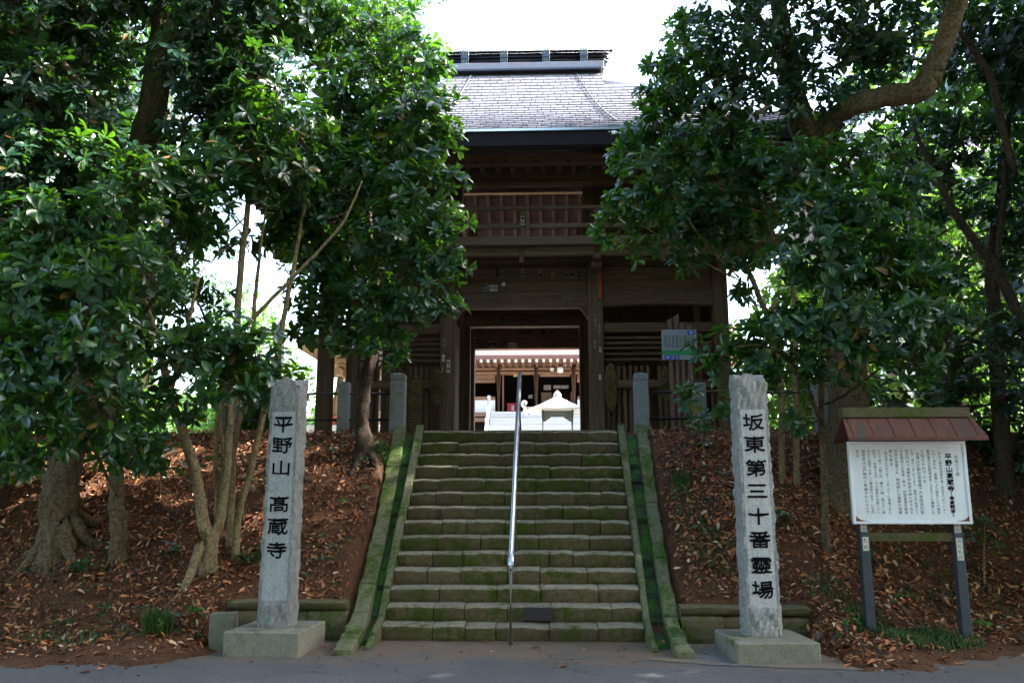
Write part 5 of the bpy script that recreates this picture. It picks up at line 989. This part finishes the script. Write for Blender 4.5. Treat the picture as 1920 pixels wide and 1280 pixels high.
def make_tree(key, label, bark_m, leaf_m, L=0.15, dens=150, singles=150, seed=1, rough=.17, roots=True):
    rng = np.random.default_rng(seed); random.seed(seed); sp = TREES[key]
    b0 = sp['paths'][0][0]; root = empty('evergreen_tree', (b0[0], b0[1], ground_z(b0[0], b0[1])), label, 'tree')
    skel = []
    for i, pa in enumerate(sp['paths']):
        pa = [np.array(p) for p in pa]
        gz = ground_z(pa[0][0], pa[0][1])
        grounded = pa[0][2]-gz < 0.6 and i < 6 and pa[0][3] > .025
        if grounded: pa = [np.array((pa[0][0], pa[0][1], min(pa[0][2], gz)-.2, pa[0][3]*1.12))] + [p for p in pa if p[2] > min(pa[0][2], gz)-.15]
        q = spline(pa, 5); 
        big = pa[1][3] > .1
        T = Tubes(); T.add([p[:3]+rng.normal(0, .004 if not big else .008, 3) for p in q], [max(.005, p[3]) for p in q], 14 if big else 8, rough if big else .06, flare=0)
        T.build('trunk' if i == 0 else ('stem' if grounded else 'limb'), bark_m, root)
        skel += [p for p in q[3:]]
    for pa in sp.get('roots', []):
        pa = [(p[0], p[1], (ground_z(p[0], p[1])+p[3]*.25) if k else p[2], p[3]) for k, p in enumerate(pa)]
        q = spline(pa, 4); Tubes().add([p[:3] for p in q], [p[3] for p in q], 8, .1).build('root', bark_m, root)
    if sp['paths'][0][1][3] > .08 and roots and not sp.get('roots'):
        bx_, by_ = b0[0], b0[1]; r0 = sp['paths'][0][1][3]
        for k in range(8):
            a = k*.785+rng.uniform(-.25, .25); l_ = r0*rng.uniform(1.9, 3.4); pts = []
            for q in range(5):
                t = q/4; x = bx_+l_*(.12+.88*t)*math.cos(a+.25*t); y = by_+l_*(.12+.88*t)*math.sin(a+.25*t); g_ = ground_z(x, y)
                pts.append((x, y, max(g_-.02, g_+r0*(1.7*(1-t)**3-.10)), r0*(.36*(1-t)+.07)))
            q = spline(pts, 3); Tubes().add([p[:3] for p in q], [p[3] for p in q], 8, .12).build('root', bark_m, root)
    sk = np.array(skel)
    C, A, KS, TW = [], [], [], Tubes()
    for cl in sp['clumps']:
        c = np.array(cl[:3]); r = cl[3]; n = max(5, int(dens*r**2.2*(.5 if r > 1.02 else 1.0))); KS += [1.4 if r > 1.02 else 1.0]*n  # widest clumps: canopy added above the view to block sun and sky
        d = unit(rng.normal(0, 1, (n, 3))); rad = r*(0.30+0.75*rng.random(n)**.6)
        p = c + d*rad[:, None]*np.array((1.0, 1.0, .82)); ax = unit(d*.75+np.array((0, -.10, .55))+rng.normal(0, .35, (n, 3)))
        j = int(np.argmin(np.linalg.norm(sk[:, :3]-c, axis=1))); s0 = sk[j]
        mid = (s0[:3]+c)/2 + rng.normal(0, .10, 3); dist = np.linalg.norm(s0[:3]-c)
        if dist > .12: TW.add([x for x in spline([s0[:3], mid, c], 3)], np.linspace(min(s0[3]*.7, .006+.011*dist), .006, 7), 5, cap=False)
        for a, b in zip(p, ax):
            if rng.random() < .62:
                m_ = (c+a)/2 + rng.normal(0, .05, 3); TW.add([c+(a-c)*.12, m_, a], (.0055, .004, .0025), 3, cap=False)
        C.append(p); A.append(ax)
    TW.build('twigs', bark_m, root)['kind'] = 'stuff'
    B, Dv, Nv, Ls = whorls(np.concatenate(C), np.concatenate(A), rng, L=L, K=KS)
    # the leaves that show largest become parts of their own, the rest one mass of foliage
    to = B - CAMP; dist = np.linalg.norm(to, axis=1); S = np.cross(Dv, Nv)
    infr = np.abs(to[:, 0]) < .66*to[:, 1]; infr &= (to[:, 2] < .66*to[:, 1])       # only leaves the photograph shows
    score = infr*Ls**2*np.abs(np.sum(Nv*to, 1)/dist)/dist**2
    order = np.argsort(-score)[:singles]; rest = np.ones(len(B), bool); rest[order] = False
    me = leaves_mesh('foliage', B[rest], Dv[rest], Nv[rest], Ls[rest]); fo = finish('foliage', me, leaf_m, root); fo['kind'] = 'stuff'
    lm = one_leaf(); lm.materials.append(M[leaf_m]); rl = np.array(root.location)
    for i in order:
        o = link(bpy.data.objects.new('leaf', lm)); o.parent = root
        l_ = Ls[i]; mt = Matrix(((S[i][0]*l_, Dv[i][0]*l_, Nv[i][0]*l_, B[i][0]-rl[0]), (S[i][1]*l_, Dv[i][1]*l_, Nv[i][1]*l_, B[i][1]-rl[1]), (S[i][2]*l_, Dv[i][2]*l_, Nv[i][2]*l_, B[i][2]-rl[2]), (0, 0, 0, 1)))
        o.matrix_local = mt
    return len(B)
NL = 0
NL += make_tree('L1', 'thick leaning evergreen with flared roots, the stoutest trunk on the bell pavilion side', 'bark', 'leaf_b', .185, 210, 150, 101)
NL += make_tree('L2', 'slim straight evergreen between the stout leaning trunk and the many-stemmed clump', 'bark', 'leaf', .185, 205, 200, 102)
NL += make_tree('L3', 'many-stemmed pale-barked evergreen clump beside the six-character pillar', 'bark_pale', 'leaf', .195, 200, 200, 103)
NL += make_tree('L4', 'small dark-trunked evergreen on the bank edge in front of the gate', 'bark_dark', 'leaf', .18, 265, 200, 104)
NL += make_tree('R1', 'large evergreen with a heavy elbow-shaped limb behind the notice board', 'bark', 'leaf_b', .18, 150, 150, 105, roots=False)
NL += make_tree('R2', 'twin-stemmed slender evergreen behind the eight-character pillar reaching towards the gate', 'bark_pale', 'leaf', .17, 300, 200, 106)
NL += make_tree('R3', 'leafy young evergreen overhanging the notice board and the eight-character pillar', 'bark', 'leaf', .18, 240, 200, 107)
NL += make_tree('R4', 'dark crooked evergreen with slanting stems beyond the notice board', 'bark_dark', 'leaf_b', .17, 200, 120, 108)
print('leaves', NL)

# background trees: broad crowns in sunlight behind the precinct
QT = np.array([(0, 0, 0), (-.5, .5, .04), (.5, .5, .04), (0, 1, -.1)], float); QF = np.array([(0, 2, 1), (1, 2, 3)], int)
def back_tree(name, label, x, y, h, r, leaf_m, seed, n=1500, L=.30, base=0.25, group=None):
    rng = np.random.default_rng(seed); random.seed(seed); gz = ground_z(x, y)
    root = empty(name, (x, y, gz), label, 'tree', group)
    top = gz+h; T = Tubes(); T.add([p for p in spline([(x, y, gz-.3), (x+rng.normal(0, .2), y, gz+h*.3), (x+rng.normal(0, .4), y, gz+h*.6), (x, y, top-.4*r)], 4)], np.linspace(.035*h, .05, 13), 9, .08, flare=3).build('trunk', 'bark_dark', root)
    C = []; A = []; LB = Tubes(); nc = 16
    for i in range(nc):
        t = (i+.5)/nc; a = i*2.4+rng.normal(0, .3); rr = r*(.35+.65*math.sin(math.pi*min(1, t*1.05+.12)))*rng.uniform(.5, .9)
        c = np.array((x+rr*math.cos(a), y+rr*math.sin(a), gz+h*(base+(1-base)*t)*.95)); cr = r*rng.uniform(.32, .5)
        LB.add([(x, y, c[2]-.25*rr), (c+np.array((x, y, c[2]-.1*rr)))/2, c], (.012*h*.6, .05, .02), 5, cap=False)
        m = n//nc; d = unit(rng.normal(0, 1, (m, 3))); C.append(c+d*(cr*(.45+.55*rng.random(m)**.5))[:, None]); A.append(unit(d+np.array((0, 0, .5))+rng.normal(0, .4, (m, 3))))
    LB.build('limbs', 'bark_dark', root)
    B, Dv, Nv, Ls = whorls(np.concatenate(C), np.concatenate(A), rng, (4, 7), L)
    me = leaves_mesh('crown', B, Dv, Nv, Ls, .5, QT, QF); o = finish('crown', me, leaf_m, root); o['kind'] = 'stuff'
BT = [('sunlit broadleaf tree just behind the crooked evergreen', 8.6, 17.5, 9, 2.8), ('sunlit broadleaf tree at the corner of the tiled side hall', 9.8, 21.5, 7.5, 2.6), ('round sunlit tree in front of the tiled side hall', 12.5, 20, 10, 3.0),
      ('low sunlit tree beside the gate towards the side hall', 6.6, 20.5, 4.5, 1.6), ('tall broadleaf tree beyond the pipe railing end near the side hall', 12.0, 15.5, 11, 3.2)]
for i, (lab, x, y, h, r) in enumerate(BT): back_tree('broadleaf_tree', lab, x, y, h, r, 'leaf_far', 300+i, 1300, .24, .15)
BL = [('pale sunlit tree far behind the bell pavilion', -13, 38, 8, 3.2), ('broad dark tree at the far end of the bell pavilion railing', -12.5, 17.0, 12, 3.4), ('tall sunlit tree behind the stout leaning trunk', -14.5, 21, 13, 3.6), ('low sunlit bush-like tree behind the memorial stake', -9.5, 27, 2.6, 1.4), ('low round tree behind the bell pavilion railing', -6.2, 19, 1.7, .9)]
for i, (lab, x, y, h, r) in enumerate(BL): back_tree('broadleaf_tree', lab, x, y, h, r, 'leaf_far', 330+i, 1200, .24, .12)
# trees, mostly out of view, added to keep the lane in shade
BR = [('broad unseen tree added for shade across the lane facing the notice board', 7.5, -3.5, 15, 4.8), ('broad unseen tree added for shade across the lane facing the steps', 0.5, -5.0, 15, 5.0), ('broad unseen tree added for shade across the lane facing the six-character pillar', -6.5, -3.5, 15, 4.8),
      ('tall unseen tree added for shade further down the lane past the notice board', 18.0, -3.5, 18, 5.2), ('tall unseen tree added for shade further up the lane past the stout leaning trunk', -13.5, -3.0, 15, 5.2), ('leafy bank tree beyond the crooked evergreen by the lane', 12.4, 15.6, 13, 3.4), ('leafy bank tree beyond the stout leaning trunk by the lane', -10.5, 11.5, 13, 3.8),
      ('very tall bank tree added to shade the lane beyond the notice board', 11.0, 12.2, 21, 4.8), ('very tall unseen tree added for shade across the lane beyond the notice board', 13.5, -2.5, 22, 6.0), ('very tall unseen tree added for shade on the bank further along the lane', 15.5, 12.5, 23, 5.8), ('tall unseen tree added for shade near the lane bend', 10.0, -3.2, 19, 5.4), ('dark leafy tree standing close behind the stout leaning trunk', -9.2, 14.8, 11, 3.0), ('leafy tree added for shade on the bank toe next along the lane from the notice board', 9.7, 10.9, 11, 2.9)]
for i, (lab, x, y, h, r) in enumerate(BR):
    near = abs(x) > 7 and y > 10
    back_tree('shade_tree', lab, x, y, h, r, 'leaf_b' if near else 'leaf_far', 360+i, 5200 if near else 2600, .26 if near else .46, .10)
# cedars rising behind the gate
def cedar(label, x, y, h, seed, bz=0.45):
    rng = np.random.default_rng(seed); random.seed(seed); gz = ground_z(x, y); root = empty('cedar_tree', (x, y, gz), label, 'tree')
    Tubes().add([(x, y, gz-.3), (x, y, gz+h*.5), (x+.1, y, gz+h)], (.45, .28, .04), 10, .06).build('trunk', 'bark_dark', root)
    LB = Tubes(); C = []; A = []
    for i in range(80):
        t = rng.random(); z = gz+h*(bz+(1-bz)*t); a = rng.random()*6.28; rr = (1-t)*h*.17+.6
        tip = np.array((x+rr*math.cos(a), y+rr*math.sin(a), z-.25*rr)); LB.add(spline([(x, y, z), ((x+tip[0])/2, (y+tip[1])/2, z+.05*rr), tip], 2), (.05, .04, .03, .02, .01), 4, cap=False)
        for s_ in np.linspace(.3, 1, 16):
            p = np.array((x, y, z))*(1-s_)+tip*s_; 
            for q in range(3): C.append(p+rng.normal(0, .22, 3)+np.array((0, 0, -.2))); A.append(unit(np.array((math.cos(a)*.6, math.sin(a)*.6, -.7))+rng.normal(0, .4, 3)))
    LB.build('limbs', 'bark_dark', root)
    B, Dv, Nv, Ls = whorls(np.array(C), np.array(A), rng, (5, 8), .26, (10, 50), .3)
    me = leaves_mesh('crown', B, Dv, Nv, Ls, .22, QT, QF); o = finish('crown', me, 'cedar_leaf', root); o['kind'] = 'stuff'
cedar('tall pale cedar rising behind the gate roof beside the small dark-trunked evergreen', -6.3, 33, 27, 400, .5)
cedar('second tall cedar far behind the stout leaning trunk', -17, 36, 25, 401, .3)
# far wood closing the horizon
rng = np.random.default_rng(77); C = []; A = []
for i in range(90):
    a = rng.uniform(-1.25, 1.25); dd = rng.uniform(70, 95); x, y = dd*math.sin(a)*1.3, 62+dd*.25*math.cos(a)+rng.uniform(0, 8)
    hh = rng.uniform(5, 9); c = np.array((x, y, ground_z(x, y)+hh*.55)); m = 70; d = unit(rng.normal(0, 1, (m, 3))); C.append(c+d*np.array((4.5, 3.5, hh*.5))*(.6+.4*rng.random((m, 1)))); A.append(unit(d+np.array((0, 0, .5))))
B, Dv, Nv, Ls = whorls(np.concatenate(C), np.concatenate(A), rng, (4, 7), 1.3)
fw = finish('far_wood', leaves_mesh('far_wood', B, Dv, Nv, Ls, .6, QT, QF), 'leaf_far'); fw['kind'] = 'stuff'; tag(fw, 'far wood of leafy trees closing the view behind the precinct', 'wood')

# ============================================================ LEAF LITTER AND UNDERGROWTH
rng = np.random.default_rng(55); random.seed(55)
def slope_n(x, y):
    e = .06; n = np.array((-(ground_z(x+e, y)-ground_z(x-e, y))/(2*e), -(ground_z(x, y+e)-ground_z(x, y-e))/(2*e), 1.0)); n = np.clip(n, -1.4, 1.4); return n/np.linalg.norm(n)
def litter(n, xr_, yr_, dens=None):
    P, Dv, Nv, Ls = [], [], [], []
    while len(P) < n:
        x = rng.uniform(*xr_); y = rng.uniform(*yr_)
        if abs(x) < 2.02: continue
        e = road_edge(x)
        if y < e+.05 or (abs(x) < 3.3 and y < 10.3): continue
        s = (y-e)/(13.4-e); k = .35+.65*min(1, s*3)
        k *= .5+.5*(vnoise(x*.8, y*.9, 3) > -.35); k *= .7+.3*(vnoise(x*2.1, y*2.3, 7) > -.1)
        if -2.9 < x < -2.0 and y < 11.6: k *= .8
        if rng.random() > k: continue
        nn = slope_n(x, y); nn = unit(nn+rng.normal(0, .38, 3)); d = rng.normal(0, 1, 3); d -= nn*(d@nn); d = unit(d)
        P.append((x, y, ground_z(x, y)+rng.uniform(.006, .035))); Dv.append(d); Nv.append(nn); Ls.append(rng.uniform(.05, .115) if rng.random() < .36 else rng.uniform(.02, .05))
    return np.array(P), np.array(Dv), np.array(Nv), np.array(Ls)
DT = LEAF_T.copy(); DT[:, 2] = np.array((0, .16, .02, .14, .14, .0, .18, .06))
a = litter(17500, (-7.2, -1.95), (8.6, 13.6)); b = litter(17500, (1.95, 7.2), (8.6, 13.6))
B, Dv, Nv, Ls = [np.concatenate(q) for q in zip(a, b)]
me = leaves_mesh('leaf_litter', B, Dv, Nv, Ls, .40, DT); o = finish('leaf_litter', me, 'dead_leaf'); o['kind'] = 'stuff'; tag(o, 'brown and orange fallen leaves covering the earth bank', 'fallen leaves')
# low weeds creeping through the litter
P, A = [], []
while len(P) < 420:
    x = rng.choice((-1, 1))*rng.uniform(2.1, 6.8); y = rng.uniform(9.0, 13.3)
    if y < road_edge(x)+.15 or (abs(x) < 3.4 and y < 10.4) or vnoise(x*1.1, y*1.2, 9) < .25: continue
    P.append((x, y, ground_z(x, y)+rng.uniform(.01, .05))); A.append(unit(slope_n(x, y)+rng.normal(0, .25, 3)))
B, Dv, Nv, Ls = whorls(np.array(P), np.array(A), rng, (3, 6), .06, (50, 88), .1)
o = finish('weeds', leaves_mesh('weeds', B, Dv, Nv, Ls, .5), 'leaf'); o['kind'] = 'stuff'; tag(o, 'small dark green weeds growing in patches through the litter', 'weeds')
# twigs lying on the bank
T = Tubes()
for i in range(150):
    x = random.choice((-1, 1))*random.uniform(2.1, 6.5); y = random.uniform(9.4, 13.2)
    if y < road_edge(x)+.3 or (abs(x) < 3.4 and y < 10.4): continue
    a = random.uniform(0, 6.28); l_ = random.uniform(.12, .5); pts = []
    for q in range(4): xx = x+l_*(q/3-.5)*math.cos(a)+random.uniform(-.02, .02); yy = y+l_*(q/3-.5)*math.sin(a)*.8; pts.append((xx, yy, ground_z(xx, yy)+.02+random.uniform(0, .02)))
    T.add(pts, (.004, .005, .004, .002), 4)
o = T.build('fallen_twigs', 'bark_dark'); o['kind'] = 'stuff'; tag(o, 'thin dead twigs scattered among the fallen leaves', 'twigs')
# stray leaves on the steps, the gutter and the road
strays = [(-.35, 10.02, .012, 'dry fallen leaf on the road at the foot of the lowest step'), (.9, 11.62, 1.33, 'dry fallen leaf on an upper step'), (1.28, 10.9, .76, 'dry fallen leaf on a step beside the kerb of the eight-character pillar side'),
          (.42, 10.66, .575, 'dry fallen leaf on a low step next to the dark repair block'), (1.66, 9.62, .07, 'orange fallen leaf lying at the mouth of the mossy drain gutter'), (2.25, 9.9, .02, 'dry fallen leaf between the low wall and the eight-character pillar base'),
          (-1.95, 9.5, .02, 'dry fallen leaf between the outer kerb and the six-character pillar base'), (4.3, 8.75, .03, 'dry fallen leaf on the road below the notice board'), (-4.2, 8.35, .012, 'dry fallen leaf on the road below the stout leaning trunk'), (.6, 8.6, .014, 'dry fallen leaf alone in the middle of the road facing the handrail'), (-2.5, 8.6, .014, 'dry fallen leaf on the road in front of the six-character pillar base')]
for i, (x, y, z, lab) in enumerate(strays):
    nn = unit(np.array((rng.normal(0, .15), rng.normal(0, .15), 1.0))); d = unit(np.array((rng.normal(), rng.normal(), 0.0)))
    d = unit(d-nn*(d@nn)); me = leaves_mesh('fallen_leaf', np.array([(x, y, z)]), d[None], nn[None], np.array([.10]), .42, DT)
    o = finish('fallen_leaf', me, 'dead_leaf'); tag(o, lab, 'leaf', 'stray leaves on the steps, gutter and road')
# fine debris spilled over the road edge and apron
P, Dv, Nv, Ls = [], [], [], []
for i in range(900):
    x = rng.uniform(-7, 7); e = road_edge(x); y = e-abs(rng.normal(0, .22)) if abs(x) > 3.3 else rng.uniform(8.7, 9.9)
    if abs(x) < 3.3 and rng.random() > .25: continue
    d = unit(np.array((rng.normal(), rng.normal(), 0.0))); P.append((x, y, max(.008, ground_z(x, y)+.006))); Dv.append(d); Nv.append(unit(np.array((rng.normal(0, .2), rng.normal(0, .2), 1.0)))); Ls.append(rng.uniform(.012, .05) if rng.random() < .9 else rng.uniform(.06, .11))
Dv = np.array(Dv); Nv = np.array(Nv); Nv = unit(Nv-Dv*np.sum(Nv*Dv, 1)[:, None])
o = finish('leaf_debris', leaves_mesh('leaf_debris', np.array(P), Dv, Nv, np.array(Ls), .45, DT), 'dead_leaf'); o['kind'] = 'stuff'; tag(o, 'crumbs of dry leaf swept along the edge of the road', 'leaf debris')
# grass
def blades(n, cx, cy, rx, ry, h, rng):
    V, F = [], []
    for i in range(n):
        a = rng.random()*6.28; q = rng.random()**.5; x = cx+rx*q*math.cos(a); y = cy+ry*q*math.sin(a); z = ground_z(x, y)-.01
        b = rng.random()*6.28; hh = h*rng.uniform(.5, 1.15); w_ = .0045; l_ = hh*rng.uniform(.25, .9); dx, dy = math.cos(b), math.sin(b); o_ = len(V)
        V += [(x-dy*w_, y+dx*w_, z), (x+dy*w_, y-dx*w_, z), (x+dx*l_*.35-dy*w_*.8, y+dy*l_*.35+dx*w_*.8, z+hh*.65), (x+dx*l_*.35+dy*w_*.8, y+dy*l_*.35-dx*w_*.8, z+hh*.65), (x+dx*l_, y+dy*l_, z+hh*.85)]
        F += [(o_, o_+1, o_+3, o_+2), (o_+2, o_+3, o_+4)]
    return V, F
V, F = [], []
for cx, cy, rx_, ry_, n in ((4.35, 9.65, .42, .32, 900), (4.0, 9.95, .3, .3, 450), (4.75, 9.75, .3, .25, 420), (2.35, 11.4, .25, .6, 300), (2.6, 11.0, .3, .4, 200), (-5.2, 9.6, .3, .3, 160), (-4.6, 9.3, .25, .2, 120), (3.7, 10.5, .3, .4, 250), (5.6, 11, .4, .4, 200)):
    v, f = blades(n, cx, cy, rx_, ry_, .13, rng); o_ = len(V); V += v; F += [tuple(i+o_ for i in q) for q in f]
o = pyobj('grass', V, F, 'grass_blade'); o['kind'] = 'stuff'; tag(o, 'short grass growing round the notice board posts and on the bank', 'grass')
def tuft(label, x, y, r, h, n):
    v, f = blades(n, x, y, r, r, h, rng); o = pyobj('grass_tuft', v, f, 'grass_blade'); tag(o, label, 'grass')
tuft('dense dark grass tuft on the leaf litter below the many-stemmed clump', -3.82, 9.45, .14, .30, 620)
tuft('grass tuft on the bank just above the six-character pillar base stone', -3.15, 10.9, .12, .18, 260)
tuft('spiky grass tuft at the foot of the small dark-trunked evergreen', -2.05, 12.75, .14, .22, 260)
tuft('grass tuft on the bank beside the ragged outer kerb under the direction post', 2.3, 12.2, .14, .2, 240)
def herb(label, x, y, n, L, mat='herb', up=.5):
    z = ground_z(x, y); root = empty('bank_plant', (x, y, z), label, 'plant'); T = Tubes(); P, A = [], []
    for i in range(n):
        a = i*2.4+random.random(); l_ = random.uniform(.03, .10); tip = np.array((x+l_*math.cos(a), y+l_*math.sin(a), z+random.uniform(.05, .16)*up*2)); T.add([(x, y, z-.02), tip], (.004, .002), 4); P.append(tip); A.append(unit(np.array((math.cos(a)*.4, -.3, .8))))
    T.build('stalks', 'herb', root); B, Dv, Nv, Ls = whorls(np.array(P), np.array(A), rng, (4, 6), L, (55, 90), .1)
    finish('leaves', leaves_mesh('leaves', B, Dv, Nv, Ls, .6), mat, root)
for lab, x, y, n, L, m_ in (('bright green seedling on the bare earth beside the mossy outer kerb', -2.12, 11.95, 2, .08, 'herb'), ('pair of bright leaves on the slope above the low wall behind the six-character pillar', -2.38, 11.8, 2, .08, 'herb'),
        ('bright seedling beside the dense dark grass tuft', -3.55, 9.75, 2, .09, 'herb'), ('fresh green sprig at the toe of the bank below the slim straight evergreen', -3.8, 9.3, 1, .07, 'herb'), ('dark leafy plant under the stout leaning trunk', -5.4, 10.6, 5, .11, 'leaf'),
        ('dark leafy plant beneath the slim straight evergreen', -4.4, 11.0, 4, .10, 'leaf'), ('low dark plant on the slope by the many-stemmed clump', -3.4, 10.9, 5, .09, 'leaf'), ('leafy seedling beside the spiky grass under the small tree', -2.3, 12.5, 3, .08, 'leaf'),
        ('bright clover-like plant between the outer kerb and the eight-character pillar', 2.35, 11.3, 3, .08, 'herb'), ('small bright plant at the kerb above the low wall behind the eight-character pillar', 2.2, 11.9, 2, .08, 'herb'), ('sprig growing at the foot of the notice board post nearer the pillar', 3.72, 9.75, 2, .09, 'herb'),
        ('leafy bright plant on the litter beyond the far notice board post', 5.25, 10.2, 3, .09, 'herb'), ('dark leafy shrub seedling on the terrace edge by the direction post', 2.75, 12.9, 6, .11, 'leaf'), ('fresh green plant below the crooked evergreen', 5.6, 12.0, 4, .10, 'herb'),
        ('low dark plant behind the notice board posts', 4.5, 11.3, 5, .10, 'leaf'), ('dark plant at the foot of the young leafy evergreen', 3.45, 11.4, 4, .10, 'leaf')): herb(lab, x, y, n, L, m_)
def sapling(label, x, y, h, n, mat='leaf', L=.13):
    z = ground_z(x, y); root = empty('sapling', (x, y, z), label, 'sapling'); lx, ly = random.uniform(-.25, .25), random.uniform(-.2, .05)
    q = spline([(x, y, z-.05), (x+lx*.3, y+ly*.3, z+h*.4), (x+lx, y+ly, z+h)], 4); Tubes().add(q, np.linspace(.014, .005, len(q)), 6, .05).build('stem', 'bark_pale', root)
    P, A, T = [], [], Tubes()
    for i in range(n):
        t = .35+.65*(i+.5)/n; c = np.array((x+lx*t*t, y+ly*t*t, z+h*t)); a = i*2.4+random.random(); l_ = .10+.22*(1.1-t); tip = c+np.array((l_*math.cos(a), l_*math.sin(a), .06)); T.add([c, tip], (.004, .002), 4); P.append(tip); A.append(unit(np.array((math.cos(a)*.5, math.sin(a)*.5-.2, .8))))
    P.append(np.array((x+lx, y+ly, z+h))); A.append(np.array((0, 0, 1.0)))
    T.build('twigs', 'bark_pale', root)['kind'] = 'stuff'
    B, Dv, Nv, Ls = whorls(np.array(P), np.array(A), rng, (5, 8), L, (50, 88), .2); o = finish('leaves', leaves_mesh('leaves', B, Dv, Nv, Ls), mat, root); o['kind'] = 'stuff'
for lab, x, y, h, n in (('thin sapling on the bank between the twin-stemmed evergreen and the large trunk', 3.62, 12.5, 1.2, 7), ('leafy sapling right behind the rusty roof of the notice board', 4.95, 12.3, 1.5, 10), ('short sapling at the terrace edge above the notice board', 4.3, 12.9, .8, 6),
        ('spindly sapling beside the dark crooked evergreen', 5.95, 12.2, 1.6, 10), ('bushy sapling low on the bank beyond the far notice board post', 5.9, 11.3, .8, 8), ('tall thin sapling between the outer kerb and the twin-stemmed evergreen', 2.75, 12.75, .9, 6),
        ('thin sapling between the stout trunk and the slim straight evergreen', -5.0, 11.9, 1.1, 8), ('short leafy sapling between the slim evergreen and the many-stemmed clump', -4.1, 11.6, .8, 7), ('low sapling in the shade behind the stout leaning trunk', -6.2, 11.8, 1.2, 9)): sapling(lab, x, y, h, n)
def fern(label, x, y, n, L):
    z = ground_z(x, y); root = empty('fern', (x, y, z), label, 'fern')
    for i in range(n):
        a = -1.57+random.uniform(-1.5, 1.5); pts = [np.array((x, y, z))]; 
        for q in range(1, 9): t = q/8; pts.append(np.array((x+L*t*math.cos(a), y+L*t*math.sin(a)*.8, z+L*(.85*t-.75*t*t))))
        B, Dv = [], []
        for q in range(1, 9):
            for s_ in (-1, 1): B.append(pts[q]); Dv.append(unit(np.array((-math.sin(a)*s_+.5*math.cos(a), math.cos(a)*s_+.5*math.sin(a), -.1))))
        B = np.array(B); Dv = np.array(Dv); Nv = unit(np.array([(0, 0, 1.0)]*len(B))-Dv*Dv[:, 2:3]); Ls = np.array([L*.33*(1-.085*(q//2)) for q in range(len(B))])
        finish('frond', leaves_mesh('frond', B, Dv, Nv, Ls, .34), 'herb', root)
fern('green fern on the slope behind the eight-character pillar', 3.25, 11.6, 6, .26); fern('small fern on the litter between the notice board posts and the large evergreen', 4.62, 10.75, 5, .22)
fern('fern on the bank beside the twin-stemmed slender evergreen', 3.0, 11.9, 5, .24); fern('fern under the stout leaning trunk by the road', -5.1, 9.9, 5, .2)

bpy.data.objects.remove(_to); bpy.data.curves.remove(_tc)
